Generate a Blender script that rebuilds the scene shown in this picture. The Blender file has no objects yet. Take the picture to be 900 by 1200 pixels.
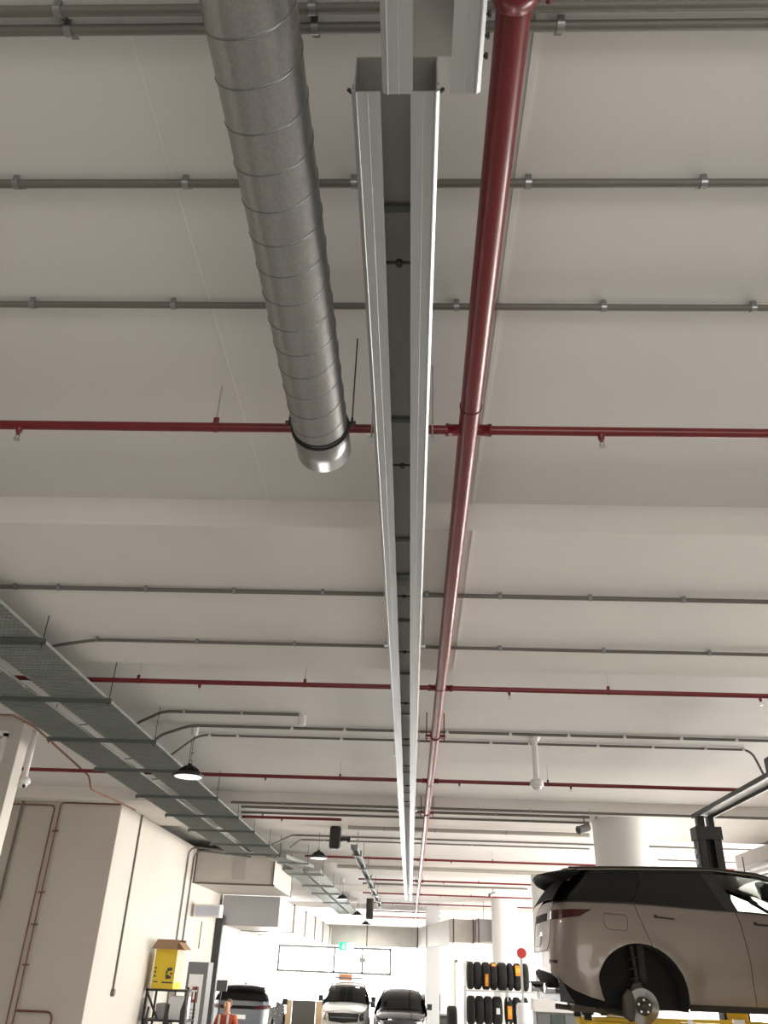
import bpy, bmesh, math, random
from mathutils import Vector, Matrix
from mathutils.geometry import delaunay_2d_cdt
random.seed(7)
PI = math.pi
S = bpy.context.scene
C = bpy.context.collection

# ------------------------------------------------------------------ camera, world, exposure
CH = 2.4            # camera height above the floor
FP = 945.0          # focal length in pixels of the 900x1200 frame
def _n(v): return Vector(v).normalized()
Yc = _n((30/FP, -540/FP, 1)); u_ = _n((1, -.039, 0))
Uc = Yc.cross(u_).normalized()
if Uc.y < 0: Uc = -Uc
Xc = Uc.cross(Yc)
if Xc.x < 0: Xc = -Xc
def ray(x, y):
    c = Vector(((x-450)/FP, -(y-600)/FP, 1)); return Vector((Xc.dot(c), Yc.dot(c), Uc.dot(c)))
def atz(x, y, h): r = ray(x, y)*(h/ray(x, y).z); return Vector((r.x, r.y, r.z+CH))     # point on the level h above the eye
def aty(x, y, d): r = ray(x, y)*(d/ray(x, y).y); return Vector((r.x, r.y, r.z+CH))     # point at distance d
def atx(x, y, X): r = ray(x, y)*(X/ray(x, y).x); return Vector((r.x, r.y, r.z+CH))
cam = bpy.data.cameras.new('camera'); camo = bpy.data.objects.new('camera', cam); C.objects.link(camo)
right = Vector((Xc.x, Yc.x, Uc.x)); up = Vector((Xc.y, Yc.y, Uc.y)); fwd = Vector((Xc.z, Yc.z, Uc.z))
right = up.cross(-fwd).normalized()
m = Matrix((right, up, -fwd)).transposed().to_4x4(); m.translation = (0, 0, CH)
camo.matrix_world = m
cam.sensor_fit = 'VERTICAL'; cam.sensor_height = 24.0; cam.lens = 24.0*FP/1200
cam.clip_start = .02; cam.clip_end = 300
S.camera = camo
S.view_settings.view_transform = 'Standard'; S.view_settings.look = 'None'
S.view_settings.gamma = 1; S.view_settings.use_curve_mapping = False
S.view_settings.exposure = 0.42
W = bpy.data.worlds.new('daylight'); S.world = W; W.use_nodes = True
bg = W.node_tree.nodes['Background']; bg.inputs[0].default_value = (.93, .96, 1, 1); bg.inputs[1].default_value = 3.2
def area(name, loc, rot, sx, sy, power, col=(1, .97, .93)):
    l = bpy.data.lights.new(name, 'AREA'); l.shape = 'RECTANGLE'; l.size = sx; l.size_y = sy; l.energy = power; l.color = col
    o = bpy.data.objects.new(name, l); C.objects.link(o); o.location = loc; o.rotation_euler = rot; return o
# back and right: daylight outside the wall openings; the next two are added fill
area('daylight_back', (-1.5, 51, 2.6), (PI/2+.12, 0, PI), 14, 5, 3800, (1, .98, .95))
area('daylight_right', (15.5, 29, 2.3), (PI/2+.25, 0, PI/2), 34, 4.2, 7600, (1, .93, .84))
area('fill_front', (2.5, -6.9, 1.6), (PI/2-.1, 0, 0), 9, 2.8, 300, (1, .95, .88))  # added fill inside the closed front wall, brightens faces turned to the camera
area('fill_left_rear', (-9.2, 36, 2.4), (PI/2+.1, 0, -PI/2), 16, 4, 350, (1, .97, .93))  # added fill inside the closed outer left wall, brightens ducts and ceiling

# added unseen fill spots without lamp bodies, brightening left wall and car side
for lx_, ly_, pw in ((-3.4, 3.8, 200), (4.8, 4.6, 230)):
    l = bpy.data.lights.new('fill_spot', 'SPOT'); l.energy = pw; l.spot_size = math.radians(150); l.spot_blend = .5; l.shadow_soft_size = .17; l.color = (1, .96, .87)
    o = bpy.data.objects.new('fill_spot', l); C.objects.link(o); o.location = (lx_, ly_, 4.4)

# ------------------------------------------------------------------ materials
MATS = {}
def mat(name, col, rough=.6, metal=0, coat=0, noise=0, nscale=4, bump=0, bscale=40, stretch=None, trans=0, emit=None, spec=.5):
    if name in MATS: return MATS[name]
    M = bpy.data.materials.new(name); M.use_nodes = True; nt = M.node_tree; b = nt.nodes['Principled BSDF']
    b.inputs['Base Color'].default_value = (*col, 1); b.inputs['Roughness'].default_value = rough
    b.inputs['Metallic'].default_value = metal; b.inputs['Coat Weight'].default_value = coat
    b.inputs['Coat Roughness'].default_value = .05; b.inputs['Specular IOR Level'].default_value = spec
    if trans: b.inputs['Transmission Weight'].default_value = trans; b.inputs['IOR'].default_value = 1.1
    if emit: b.inputs['Emission Color'].default_value = (*emit[0], 1); b.inputs['Emission Strength'].default_value = emit[1]
    tc = nt.nodes.new('ShaderNodeTexCoord'); mp = nt.nodes.new('ShaderNodeMapping')
    nt.links.new(tc.outputs['Object'], mp.inputs[0])
    if stretch: mp.inputs['Scale'].default_value = stretch
    if noise:
        n = nt.nodes.new('ShaderNodeTexNoise'); n.inputs['Scale'].default_value = nscale; n.inputs['Detail'].default_value = 6
        nt.links.new(mp.outputs[0], n.inputs[0])
        r = nt.nodes.new('ShaderNodeMapRange'); r.inputs[1].default_value = .3; r.inputs[2].default_value = .7
        r.inputs[3].default_value = 1-noise; r.inputs[4].default_value = 1+noise*.5
        nt.links.new(n.outputs[0], r.inputs[0])
        mx = nt.nodes.new('ShaderNodeVectorMath'); mx.operation = 'SCALE'; mx.inputs[0].default_value = col
        nt.links.new(r.outputs[0], mx.inputs['Scale']); nt.links.new(mx.outputs[0], b.inputs['Base Color'])
    if bump:
        n2 = nt.nodes.new('ShaderNodeTexNoise'); n2.inputs['Scale'].default_value = bscale; n2.inputs['Detail'].default_value = 4
        nt.links.new(mp.outputs[0], n2.inputs[0])
        bp = nt.nodes.new('ShaderNodeBump'); bp.inputs['Strength'].default_value = bump; bp.inputs['Distance'].default_value = .01
        nt.links.new(n2.outputs[0], bp.inputs['Height']); nt.links.new(bp.outputs[0], b.inputs['Normal'])
    MATS[name] = M; return M
def galv():
    M = mat('galvanised', (.55, .57, .56), .34, .9, bump=.12, bscale=30)
    nt = M.node_tree; b = nt.nodes['Principled BSDF']
    tc = nt.nodes.new('ShaderNodeTexCoord'); v = nt.nodes.new('ShaderNodeTexVoronoi'); v.inputs['Scale'].default_value = 150
    nt.links.new(tc.outputs['Object'], v.inputs['Vector'])
    r = nt.nodes.new('ShaderNodeMapRange'); r.inputs[3].default_value = .29; r.inputs[4].default_value = .32
    s = nt.nodes.new('ShaderNodeSeparateColor'); nt.links.new(v.outputs['Color'], s.inputs[0])
    nt.links.new(s.outputs[0], r.inputs[0]); nt.links.new(r.outputs[0], b.inputs['Roughness'])
    mx = nt.nodes.new('ShaderNodeMapRange'); mx.inputs[3].default_value = .33; mx.inputs[4].default_value = .39
    nt.links.new(s.outputs[1], mx.inputs[0])
    cc = nt.nodes.new('ShaderNodeCombineColor')
    for k in range(3): nt.links.new(mx.outputs[0], cc.inputs[k])
    nt.links.new(cc.outputs[0], b.inputs['Base Color'])
    return M
GALV = galv(); CLIPZ = mat('clip_zinc', (.30, .31, .32), .35, .8)
PAINTW = mat('ceiling_paint', (.76, .745, .725), .75, noise=.05, nscale=.6, bump=.05, bscale=9)
BEAMW = mat('beam_paint', (.78, .75, .72), .75, noise=.04, nscale=1.2, bump=.05, bscale=12)
WALLP = mat('wall_paint', (.60, .565, .515), .7, noise=.05, nscale=.8, bump=.03, bscale=12)
WALLW = mat('wall_white', (.80, .79, .78), .7, noise=.03, nscale=1)
FLOORM = mat('floor_concrete', (.45, .44, .42), .45, noise=.12, nscale=1.5)
RED = mat('red_pipe_paint', (.17, .009, .012), .32, coat=.12, noise=.15, nscale=5)
CONDUIT = mat('grey_conduit', (.155, .145, .13), .5, noise=.06, nscale=3)
ZINC = mat('zinc', (.55, .56, .57), .35, .9)
DZINC = mat('dark_zinc', (.20, .21, .21), .4, .8)
ALU = mat('aluminium', (.49, .51, .52), .38, .75, noise=.06, nscale=3, stretch=(8, .4, 8))
ALUIN = mat('rail_inner', (.42, .41, .39), .55, .4)
BLACK = mat('black_plastic', (.018, .018, .018), .45)
RUBBER = mat('rubber', (.016, .016, .017), .75, bump=.2, bscale=60)
DKSTEEL = mat('painted_dark_steel', (.035, .037, .038), .45)
TRAYM = mat('tray_zinc', (.29, .315, .30), .55, .35, noise=.12, nscale=6)
STRUTM = mat('strut_channel', (.16, .18, .175), .5, .5)
DUCTM = mat('duct_insulation', (.52, .50, .465), .55, noise=.08, nscale=3)
DUCTG = mat('duct_grey', (.40, .41, .43), .4, .4)
FLANGE = mat('duct_flange', (.13, .085, .07), .6)
COPPER = mat('copper_pipe', (.22, .095, .06), .45, .5)
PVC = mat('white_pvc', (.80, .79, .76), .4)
LENS = mat('lamp_lens', (.9, .9, .88), .3, emit=((1, .98, .95), .55))
LENSFAR = mat('lamp_reflector', (.75, .75, .74), .35)
WHITE = mat('white_panel', (.80, .81, .84), .4)
GREYP = mat('grey_panel', (.16, .165, .17), .5)
PALEP = mat('pale_pipe', (.42, .40, .36), .5)
YEL = mat('yellow_print', (.72, .52, .02), .5)
KRAFT = mat('kraft_board', (.30, .19, .12), .8)
YLIFT = mat('yellow_lift_paint', (.78, .50, .02), .35, coat=.3)
TAUPE = mat('taupe_paint', (.24, .20, .17), .40, .3, coat=.4)
SILVERP = mat('silver_paint', (.20, .22, .25), .25, .5, coat=1)
WHITEP = mat('white_car_paint', (.78, .78, .77), .25, 0, coat=1)
BLACKP = mat('black_car_paint', (.012, .014, .02), .2, .2, coat=1)
BGLASS = mat('tinted_glass', (.006, .006, .006), .08, 0, spec=.32)
CGLASS = mat('car_glass', (.92, .97, .96), .0, trans=1.0)
DTRIM = mat('satin_black_trim', (.012, .012, .012), .7, spec=.08)
LAMPRED = mat('tail_lamp_red', (.05, .004, .005), .2)
REDL = mat('red_plastic', (.40, .03, .03), .35)
CHROME = mat('chrome', (.7, .7, .72), .12, 1)
DISCM = mat('disc_steel', (.55, .55, .55), .3, .9)
IRON = mat('cast_iron', (.09, .075, .06), .6, .5)
LINER = mat('arch_liner', (.012, .012, .012), .85)
GREENS = mat('exit_green', (.02, .42, .22), .4, emit=((.03, .6, .3), .6))
SIGNW = mat('sign_white', (.85, .88, .85), .4)
ORANGE = mat('orange_print', (.85, .30, .03), .5)
SKIN = mat('skin', (.50, .28, .19), .55)
HAIR = mat('hair', (.15, .09, .05), .7)
HIVIS = mat('orange_shirt', (.38, .06, .02), .7)
REFLECT = mat('reflective_tape', (.75, .75, .77), .3)
DENIM = mat('navy_trousers', (.02, .03, .06), .8)
SEATM = mat('seat_fabric', (.02, .02, .022), .7)
WOOD = mat('pale_wood', (.62, .45, .26), .6, noise=.1, nscale=4)

# ------------------------------------------------------------------ mesh helpers
class MB:
    def __init__(s): s.v = []; s.f = []; s.mi = []; s.sm = []
    def add(s, vs, fs, mi=0, smooth=False):
        o = len(s.v); s.v += [tuple(v) for v in vs]
        for f in fs: s.f.append(tuple(i+o for i in f)); s.mi.append(mi); s.sm.append(smooth)
        return s
    def box(s, x0, x1, y0, y1, z0, z1, mi=0):
        v = [(x, y, z) for z in (z0, z1) for y in (y0, y1) for x in (x0, x1)]
        return s.add(v, [(0, 2, 3, 1), (4, 5, 7, 6), (0, 1, 5, 4), (2, 6, 7, 3), (0, 4, 6, 2), (1, 3, 7, 5)], mi)
    def tube(s, pts, r, n=12, mi=0, cap=True, closed=False, smooth=True):
        pts = [Vector(p) for p in pts]; rings = []; N = len(pts)
        rs = r if isinstance(r, (list, tuple)) else [r]*N
        prev = None
        for i, p in enumerate(pts):
            if closed: t = (pts[(i+1) % N]-pts[i-1])
            else: t = (pts[min(i+1, N-1)]-pts[max(i-1, 0)])
            t.normalize()
            if prev is None:
                a = Vector((0, 0, 1)) if abs(t.z) < .9 else Vector((1, 0, 0))
                a = (a-t*a.dot(t)).normalized()
            else:
                a = (prev-t*prev.dot(t)).normalized()
            prev = a; b = t.cross(a)
            rings.append([p+(a*math.cos(2*PI*k/n)+b*math.sin(2*PI*k/n))*rs[i] for k in range(n)])
        vs = [q for R in rings for q in R]; fs = []
        for i in range(N if closed else N-1):
            j = (i+1) % N
            for k in range(n): fs.append((i*n+k, i*n+(k+1) % n, j*n+(k+1) % n, j*n+k))
        s.add(vs, fs, mi, smooth)
        if cap and not closed:
            s.add(rings[0], [tuple(range(n))[::-1]], mi); s.add(rings[-1], [tuple(range(n))], mi)
        return s
    def lathe(s, c, axis, prof, n=24, mi=0, smooth=True):
        ax = Vector(axis).normalized(); a = Vector((0, 0, 1)) if abs(ax.z) < .9 else Vector((1, 0, 0))
        a = (a-ax*a.dot(ax)).normalized(); b = ax.cross(a); c = Vector(c); vs = []; fs = []
        for r, t in prof:
            for k in range(n): vs.append(c+ax*t+(a*math.cos(2*PI*k/n)+b*math.sin(2*PI*k/n))*r)
        for i in range(len(prof)-1):
            for k in range(n): fs.append((i*n+k, i*n+(k+1) % n, (i+1)*n+(k+1) % n, (i+1)*n+k))
        s.add(vs, fs, mi, smooth)
        for i, rev in ((0, True), (len(prof)-1, False)):
            if prof[i][0] > 1e-4:
                s.add(vs[i*n:(i+1)*n], [tuple(range(n))[::-1] if rev else tuple(range(n))], mi)
        return s
    def prism(s, poly, fn, d0, d1, mi=0):   # poly of (a,b); fn(a,b,d)->xyz
        n = len(poly); vs = [fn(a, b, d0) for a, b in poly]+[fn(a, b, d1) for a, b in poly]
        fs = [tuple(range(n))[::-1], tuple(range(n, 2*n))]+[(i, (i+1) % n, n+(i+1) % n, n+i) for i in range(n)]
        return s.add(vs, fs, mi)
    def build(s, name, mats, parent=None, bevel=0, fix=True):
        me = bpy.data.meshes.new(name); me.from_pydata(s.v, [], s.f)
        if not isinstance(mats, (list, tuple)): mats = [mats]
        for M in mats: me.materials.append(M)
        for p, mi, sm in zip(me.polygons, s.mi, s.sm): p.material_index = mi; p.use_smooth = sm
        if fix:
            bm = bmesh.new(); bm.from_mesh(me); bmesh.ops.recalc_face_normals(bm, faces=bm.faces); bm.to_mesh(me); bm.free()
        o = bpy.data.objects.new(name, me); C.objects.link(o)
        if parent: o.parent = parent
        if bevel:
            md = o.modifiers.new('bevel', 'BEVEL'); md.width = bevel; md.segments = 2; md.limit_method = 'ANGLE'
        return o
def tag(o, label, cat, group=None):
    o['label'] = label; o['category'] = cat
    if group: o['group'] = group
    return o
def thing(name, label, cat, loc=(0, 0, 0), rz=0, group=None):
    o = bpy.data.objects.new(name, None); C.objects.link(o); o.location = loc; o.rotation_euler = (0, 0, rz)
    o.empty_display_size = .1
    return tag(o, label, cat, group)
def struct(o): o['kind'] = 'structure'; return o
def localize(o, loc):      # move the origin of a world-coordinate mesh to loc
    o.data.transform(Matrix.Translation(-Vector(loc))); o.location = loc; return o
def bend(pts, r=.08, n=5):   # round the corners of a polyline
    pts = [Vector(p) for p in pts]; out = [pts[0]]
    for i in range(1, len(pts)-1):
        a, b, c = pts[i-1], pts[i], pts[i+1]; d1 = (a-b); d2 = (c-b)
        q = min(r, d1.length*.45, d2.length*.45); p0 = b+d1.normalized()*q; p2 = b+d2.normalized()*q
        for k in range(n+1):
            t = k/n; out.append(p0*(1-t)**2+b*2*t*(1-t)+p2*t*t)
    out.append(pts[-1]); return out

# ------------------------------------------------------------------ room
ZC = CH+2.7       # ceiling
ZB = CH+2.5       # underside of the band beams
XW = -5.29        # left wall
YB = 49
struct(MB().box(-9.5, 14, -7, YB+1, -.2, 0).build('floor', FLOORM))
struct(MB().box(-9.5, 14, -7, YB+1, ZC, ZC+.3).build('ceiling', PAINTW))
for (y0, y1) in ((4.6, 7.4), (14.85, 17.75), (23.5, 26.3), (32.4, 35.2), (41.5, 44.2)):
    struct(MB().box(-9.3, 13.8, y0, y1, ZB, ZC+.01).build('ceiling_beam', BEAMW, bevel=.01))
# fine joint lines and a narrow cover strip in the ceiling paint
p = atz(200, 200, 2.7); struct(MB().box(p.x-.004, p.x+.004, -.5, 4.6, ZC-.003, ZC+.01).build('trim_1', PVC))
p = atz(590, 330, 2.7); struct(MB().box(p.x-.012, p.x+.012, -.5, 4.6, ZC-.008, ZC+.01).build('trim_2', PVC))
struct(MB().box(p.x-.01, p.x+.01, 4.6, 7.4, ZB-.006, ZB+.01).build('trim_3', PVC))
# left: louvred pier, recess, thick wall, then the long side wall up to the black post
XP = -4.99; YP = 10.45
struct(MB().box(-9.3, XP, 10.2, YP, 0, ZC+.02).build('wall_left', WALLP, bevel=.01))
struct(MB().box(-9.5, -9.3, -7, YB, 0, ZC+.1).build('wall_outer_left', WALLP))
struct(MB().box(-9.3, XW, 15.3, 25, 0, ZB).build('wall_left_side', WALLP, bevel=.01))
mb = MB().box(-9.5, -7.9, YB, YB+.3, 0, ZC).box(-7.9, 1.0, YB, YB+.3, CH+1.22, ZC).box(1.0, 14, YB, YB+.3, 0, ZC)
struct(mb.build('wall_back', WALLW))
mb = MB().box(14, 14.3, -7, YB, 4.4, ZC+.1).box(14, 14.3, -7, 12, 0, 4.4)
for y in (14, 21, 28, 35, 42, 48): mb.box(14, 14.3, y, y+1, 0, 4.4)
struct(mb.build('wall_right', WALLW))
mb = MB().box(-9.5, 14.3, -7.3, -7, 0, ZC+.1)
struct(mb.build('wall_front', WALLW))
# back corner partition, seen behind the tyre rack
XA = aty(516, 1130, 40).x; XD0 = aty(535, 1130, 40).x; XD1 = aty(547, 1130, 40).x; zd = aty(540, 1127, 40).z
mb = MB().box(XA, XD0, 40, 40.2, 0, ZC-.2).box(XD0, XD1, 40, 40.2, zd, ZC-.2).box(XD1, 13.9, 40, 40.2, 0, ZC-.2)
struct(mb.build('wall_partition', mat('warm_wall', (.80, .74, .67), .7)))
XG0 = aty(499, 1130, 39.5).x; XG1 = aty(515, 1130, 39.5).x
struct(MB().box(XG0, XG1, 39.6, 40.4, 0, ZC).build('concrete_pier', mat('pier_grey', (.55, .56, .57), .7)))
# door in the partition
d = MB().box(XD0+.03, XD1-.03, 40.05, 40.1, 0, zd-.03).build('door_1', WHITE); struct(d)
fr = MB().box(XD0-.05, XD0+.03, 39.95, 40.25, 0, zd+.05).box(XD1-.03, XD1+.05, 39.95, 40.25, 0, zd+.05).box(XD0-.05, XD1+.05, 39.95, 40.25, zd-.03, zd+.05)
fr.build('door_frame', PVC, d)
# high window: dark frame; the tall opening around it is added for white glare
w0 = aty(328, 1108, YB); w1 = aty(457, 1142, YB); zt = w0.z+.0; zb = w1.z
fr = MB(); t = .055
xs = [w0.x, aty(392, 1120, YB).x, aty(425, 1120, YB).x, w1.x]
for x in xs: fr.box(x-t, x+t, YB-.1, YB, zb, zt)
fr.box(xs[0]-t, xs[-1]+t, YB-.1, YB, zt-t, zt+t); fr.box(xs[0]-t, xs[-1]+t, YB-.1, YB, zb-t, zb+t)
wf = struct(fr.build('window_1', mat('window_frame_dark', (.16, .15, .14), .5)))
MB().box(xs[0], xs[-1], YB-.05, YB-.04, zb, zt).build('window_pane', CGLASS, wf)
fr = MB().box(-7.9, -7.8, YB-.08, YB, 0, CH+1.22).box(.95, 1.0, YB-.08, YB, 0, CH+1.22)
struct(fr.build('glare_opening_frame', WHITE))  # edges of the added opening that makes the wall area glare white
# side panel wall between the black post and the high window
struct(MB().box(aty(262, 1130, 44).x, aty(300, 1130, 44).x, 44, 44.3, 0, CH+1.4).build('wall_stub_left', WALLW))
# round columns
for x, y, r in ((3.72, 15.5, .47), (3.78, 24.4, .48), (3.46, 33.4, .47)):
    o = MB().lathe((x, y, 0), (0, 0, 1), [(r, 0), (r, ZB)], 48).build('round_column', WALLW)
    struct(o)

# ------------------------------------------------------------------ spiral duct overhead
def helix(p0, p1, r, pitch, wire, n=28, mi=0):
    ax = p1-p0; L = ax.length; ax.normalize(); a = Vector((0, 0, 1)); a = (a-ax*a.dot(ax)).normalized(); b = ax.cross(a)
    pts = []; N = int(L/pitch*n)
    for k in range(N+1):
        t = k/n*2*PI; pts.append(p0+ax*(k/n*pitch)+(a*math.cos(t)+b*math.sin(t))*r)
    return pts
HD = 2.17; RD = .125
e1 = atz(380, 527, HD); e0 = atz(291, 0, HD); dirn = (e1-e0).normalized(); e0 = e0-dirn*2.2
duct = thing('spiral_duct', 'round galvanised spiral ventilation duct hanging under the ceiling, ending beside the long rail', 'duct', e0)
mb = MB().lathe(e0, dirn, [(RD, 0), (RD, (e1-e0).length-.16), (RD+.004, (e1-e0).length-.155), (RD+.004, (e1-e0).length), (RD-.004, (e1-e0).length), (RD-.004, .01)], 64)
o = mb.build('duct_shell', GALV); localize(o, e0); o.parent = duct; o.location = (0, 0, 0)
o = MB().tube(helix(e0, e1-dirn*.17, RD, .135, .003), .0035, 6).build('spiral_seam', DZINC); localize(o, e0); o.parent = duct; o.location = (0, 0, 0)
def ring(c, ax, r, t, n=40):
    ax = Vector(ax).normalized(); a = Vector((0, 0, 1)); a = (a-ax*a.dot(ax)).normalized(); b = ax.cross(a)
    return [Vector(c)+(a*math.cos(2*PI*k/n)+b*math.sin(2*PI*k/n))*r for k in range(n)]
kc = e1-dirn*.19
mb = MB().tube(ring(kc, dirn, RD+.004, 0), .007, 8, closed=True).tube(ring(kc-dirn*.022, dirn, RD+.003, 0), .004, 8, closed=True)
cl = mb.build('hanger_ring', RUBBER); localize(cl, e0); cl.parent = duct; cl.location = (0, 0, 0)
side = dirn.cross(Vector((0, 0, 1))).normalized()
for sg in (-1, 1):
    c = kc+side*sg*(RD+.02)+Vector((0, 0, .02))
    mb = MB().box(c.x-.018, c.x+.018, c.y-.012, c.y+.012, c.z-.004, c.z+.004).tube([c-Vector((0, 0, .02)), c+Vector((0, 0, .03))], .006, 8)
    mb.tube([c+Vector((0, 0, .03)), Vector((c.x, c.y, ZC))], .0035, 6)
    o = mb.build('hanger_bolt', DKSTEEL); localize(o, e0); o.parent = duct; o.location = (0, 0, 0)

# ------------------------------------------------------------------ aluminium rails
def rail(name, label, xc, h0, y0, y1, w, hh, slot):
    root = thing(name, label, 'rail', (xc, y0, CH+h0))
    hw = w/2; t = .004; L = y1-y0
    def sec(sg):   # half profile, bottom lip with edge ridges, side wall, top web
        return [(sg*slot, 0), (sg*slot, t), (sg*(hw-t), t), (sg*(hw-t), hh-t), (0, hh-t), (0, hh), (sg*hw, hh), (sg*hw, .045), (sg*(hw+.005), .042), (sg*(hw+.005), .034), (sg*hw, .031), (sg*hw, .02), (sg*(hw+.006), .016), (sg*(hw+.006), .006), (sg*(hw), .002),
                (sg*(hw-.003), 0), (sg*(hw-.005), -.003), (sg*(hw-.008), -.003), (sg*(hw-.010), 0), (sg*(slot+.036), 0), (sg*(slot+.0355), -.0006), (sg*(slot+.035), 0)]
    for sg in (-1, 1):
        mb = MB().prism(sec(sg), lambda a, b, d: (a, d, b), 0, L)
        mb.build('rail_profile', ALU, root)
    MB().box(-hw+t, hw-t, 0.001, L-.001, hh-t-.002, hh-t).build('inner_web', ALUIN, root)
    return root
HR = 2.13; pl = atz(414, 108, HR); pr = atz(513, 108, HR); wR = pr.x-pl.x
pe = atz(477.5, 1046, HR)
RX = (pl.x+pr.x)/2
YR0 = pl.y; YR1 = 30.0
lr = rail('extraction_rail', 'long slotted aluminium rail running down the middle of the ceiling to the far end', RX, HR, YR0, YR1, wR, .17, wR*.18)
lr.rotation_euler.z = 0
def lp(par, x, y, z): return (x-par.location.x, y-par.location.y, z-par.location.z)
for y in (245, 493, 633, 677, 728, 790, 837, 874, 905, 929, 945):
    q = atz(466, y, HR+.15).y-YR0; wd = .09 if y == 677 else .028
    MB().box(-wR*.45, wR*.45, q-wd/2, q+wd/2, .148, .158).build('joint_strap', STRUTM, lr)
for y in (310, 547, 700, 765, 825, 867, 898, 921, 940):
    q = atz(466, y, HR+.1).y-YR0
    MB().tube([(-wR*.46, q, .11), (wR*.46, q, .11)], .006, 8).lathe((0, q, .11), (0, 0, 1), [(.014, -.012), (.014, .006)], 8).build('cross_rod', DKSTEEL, lr)
for y in (517, 757, 886, 950, 985):
    q = atz(466, y, HR+.1).y-YR0
    for sg in (-1, 1):
        mb = MB().box(sg*(wR/2+.004)-.001, sg*(wR/2+.004)+.001, q-.03, q+.03, .03, .2).box(*sorted((sg*(wR/2), sg*(wR/2+.045))), q-.03, q+.03, .10, .104)
        top = (ZB if (4.6 < q+YR0 < 7.4 or 14.85 < q+YR0 < 17.75 or 23.5 < q+YR0 < 26.3) else ZC)-CH-HR
        mb.tube([(sg*(wR/2+.03), q, .1), (sg*(wR/2+.03), q, top)], .004, 6)
        mb.build('hanger_bracket', ZINC, lr)
for sg in (-1, 1):   # bolt ends on the near end of the rail
    MB().tube([(sg*(wR/2+.0), .012, .012), (sg*(wR/2+.016), .012, .03)], .006, 8).build('end_bolt', DKSTEEL, lr)
HN = 1.93; nl = atz(451, 110, HN); nr_ = atz(560, 110, HN); wN = nr_.x-nl.x
nr = rail('extraction_rail', 'short aluminium rail hanging lower, nearest the camera beside the red main pipe', (nl.x+nr_.x)/2, HN, -1.6, (nl.y+nr_.y)/2, wN, .165, wN*.2)
for q in (2.775, 2.725, 2.675, 2.62):
    MB().lathe((wN/2+.004, q, .04), (1, 0, 0), [(.004, 0), (.004, .008), (.008, .008), (.008, .016)], 8).build('side_bolt', DKSTEEL, nr)
for q in (.6, 2.2):
    for sg in (-1, 1): MB().tube([(sg*(wN/2+.012), q, .1), (sg*(wN/2+.012), q, ZC-CH-HN)], .004, 6).box(*sorted((sg*wN/2, sg*(wN/2+.03))), q-.02, q+.02, .1, .104).build('hanger_rod', ZINC, nr)

# ------------------------------------------------------------------ red sprinkler pipes
HP = 2.43; RP = .052
m0 = atz(603, 60, HP); m0 = atz(597, 60, HP); m1 = atz(551.5, 480, HP); mX = (m0.x+m1.x)/2
YM1 = 44.5
main = thing('sprinkler_main', 'thick red sprinkler main pipe running away under the ceiling right of the long rail', 'pipe', (mX, -1.5, CH+HP))
MB().tube([(0, 0, 0), (0, YM1+1.5, 0)], RP, 32).build('pipe_body', RED, main)
for y in (16,):
    q = atz(600, y, HP).y+1.5
    MB().lathe((0, q-.10, 0), (0, 1, 0), [(RP, 0), (RP+.022, .006), (RP+.022, .05), (RP+.010, .056), (RP+.010, .07), (RP, .08)], 32).build('coupling', RED, main)
    for sg in (-1, 1): MB().box(*sorted((sg*(RP+.01), sg*(RP+.055))), q-.10, q-.05, -.02, .02).tube([(sg*(RP+.045), q-.12, -.0), (sg*(RP+.045), q-.03, 0)], .009, 8).build('coupling_bolt', RED, main)
for y, x in ((476, 552), (804, 515), (918, 504), (1005, 494)):
    q = atz(x, y, HP).y+1.5
    MB().tube(ring((0, q, 0), (0, 1, 0), RP+.001, 0), .0035, 6, closed=True).build('joint_ring', mat('dark_red', (.12, .01, .01), .5), main)
for y, x in ((862, 510), (952, 499), (1033, 491), (1058, 489)):
    q = atz(x, y, HP).y+1.5; yy = q-1.5
    top = (ZB if 14.85 < yy < 17.75 or 23.5 < yy < 26.3 or 32.4 < yy < 35.2 or 41.5 < yy < 44.2 else ZC)-CH-HP
    mb = MB().tube(ring((0, q, 0), (0, 1, 0), RP+.004, 0), .009, 8, closed=True)
    for sg in (-1, 1): mb.box(sg*(RP+.035)-.03, sg*(RP+.035)+.03, q-.05, q+.05, -.03, .0).tube([(sg*(RP+.05), q, -.07), (sg*(RP+.05), q, top)], .007, 6)
    mb.build('pipe_clamp', RED, main)
def underside(y):
    for (a, b) in ((4.6, 7.4), (14.85, 17.75), (23.5, 26.3), (32.4, 35.2), (41.5, 44.2)):
        if a <= y <= b: return ZB
    return ZC
def head_mesh():
    return MB().lathe((0, 0, 0), (0, 0, -1), [(.017, -.02), (.017, .02), (.012, .022), (.012, .035)], 12).box(-.012, -.008, -.004, .004, -.065, -.03, 1).box(.008, .012, -.004, .004, -.065, -.03, 1).lathe((0, 0, -.065), (0, 0, -1), [(.018, 0), (.018, .003)], 12, 1)
HEADME = None
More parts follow.
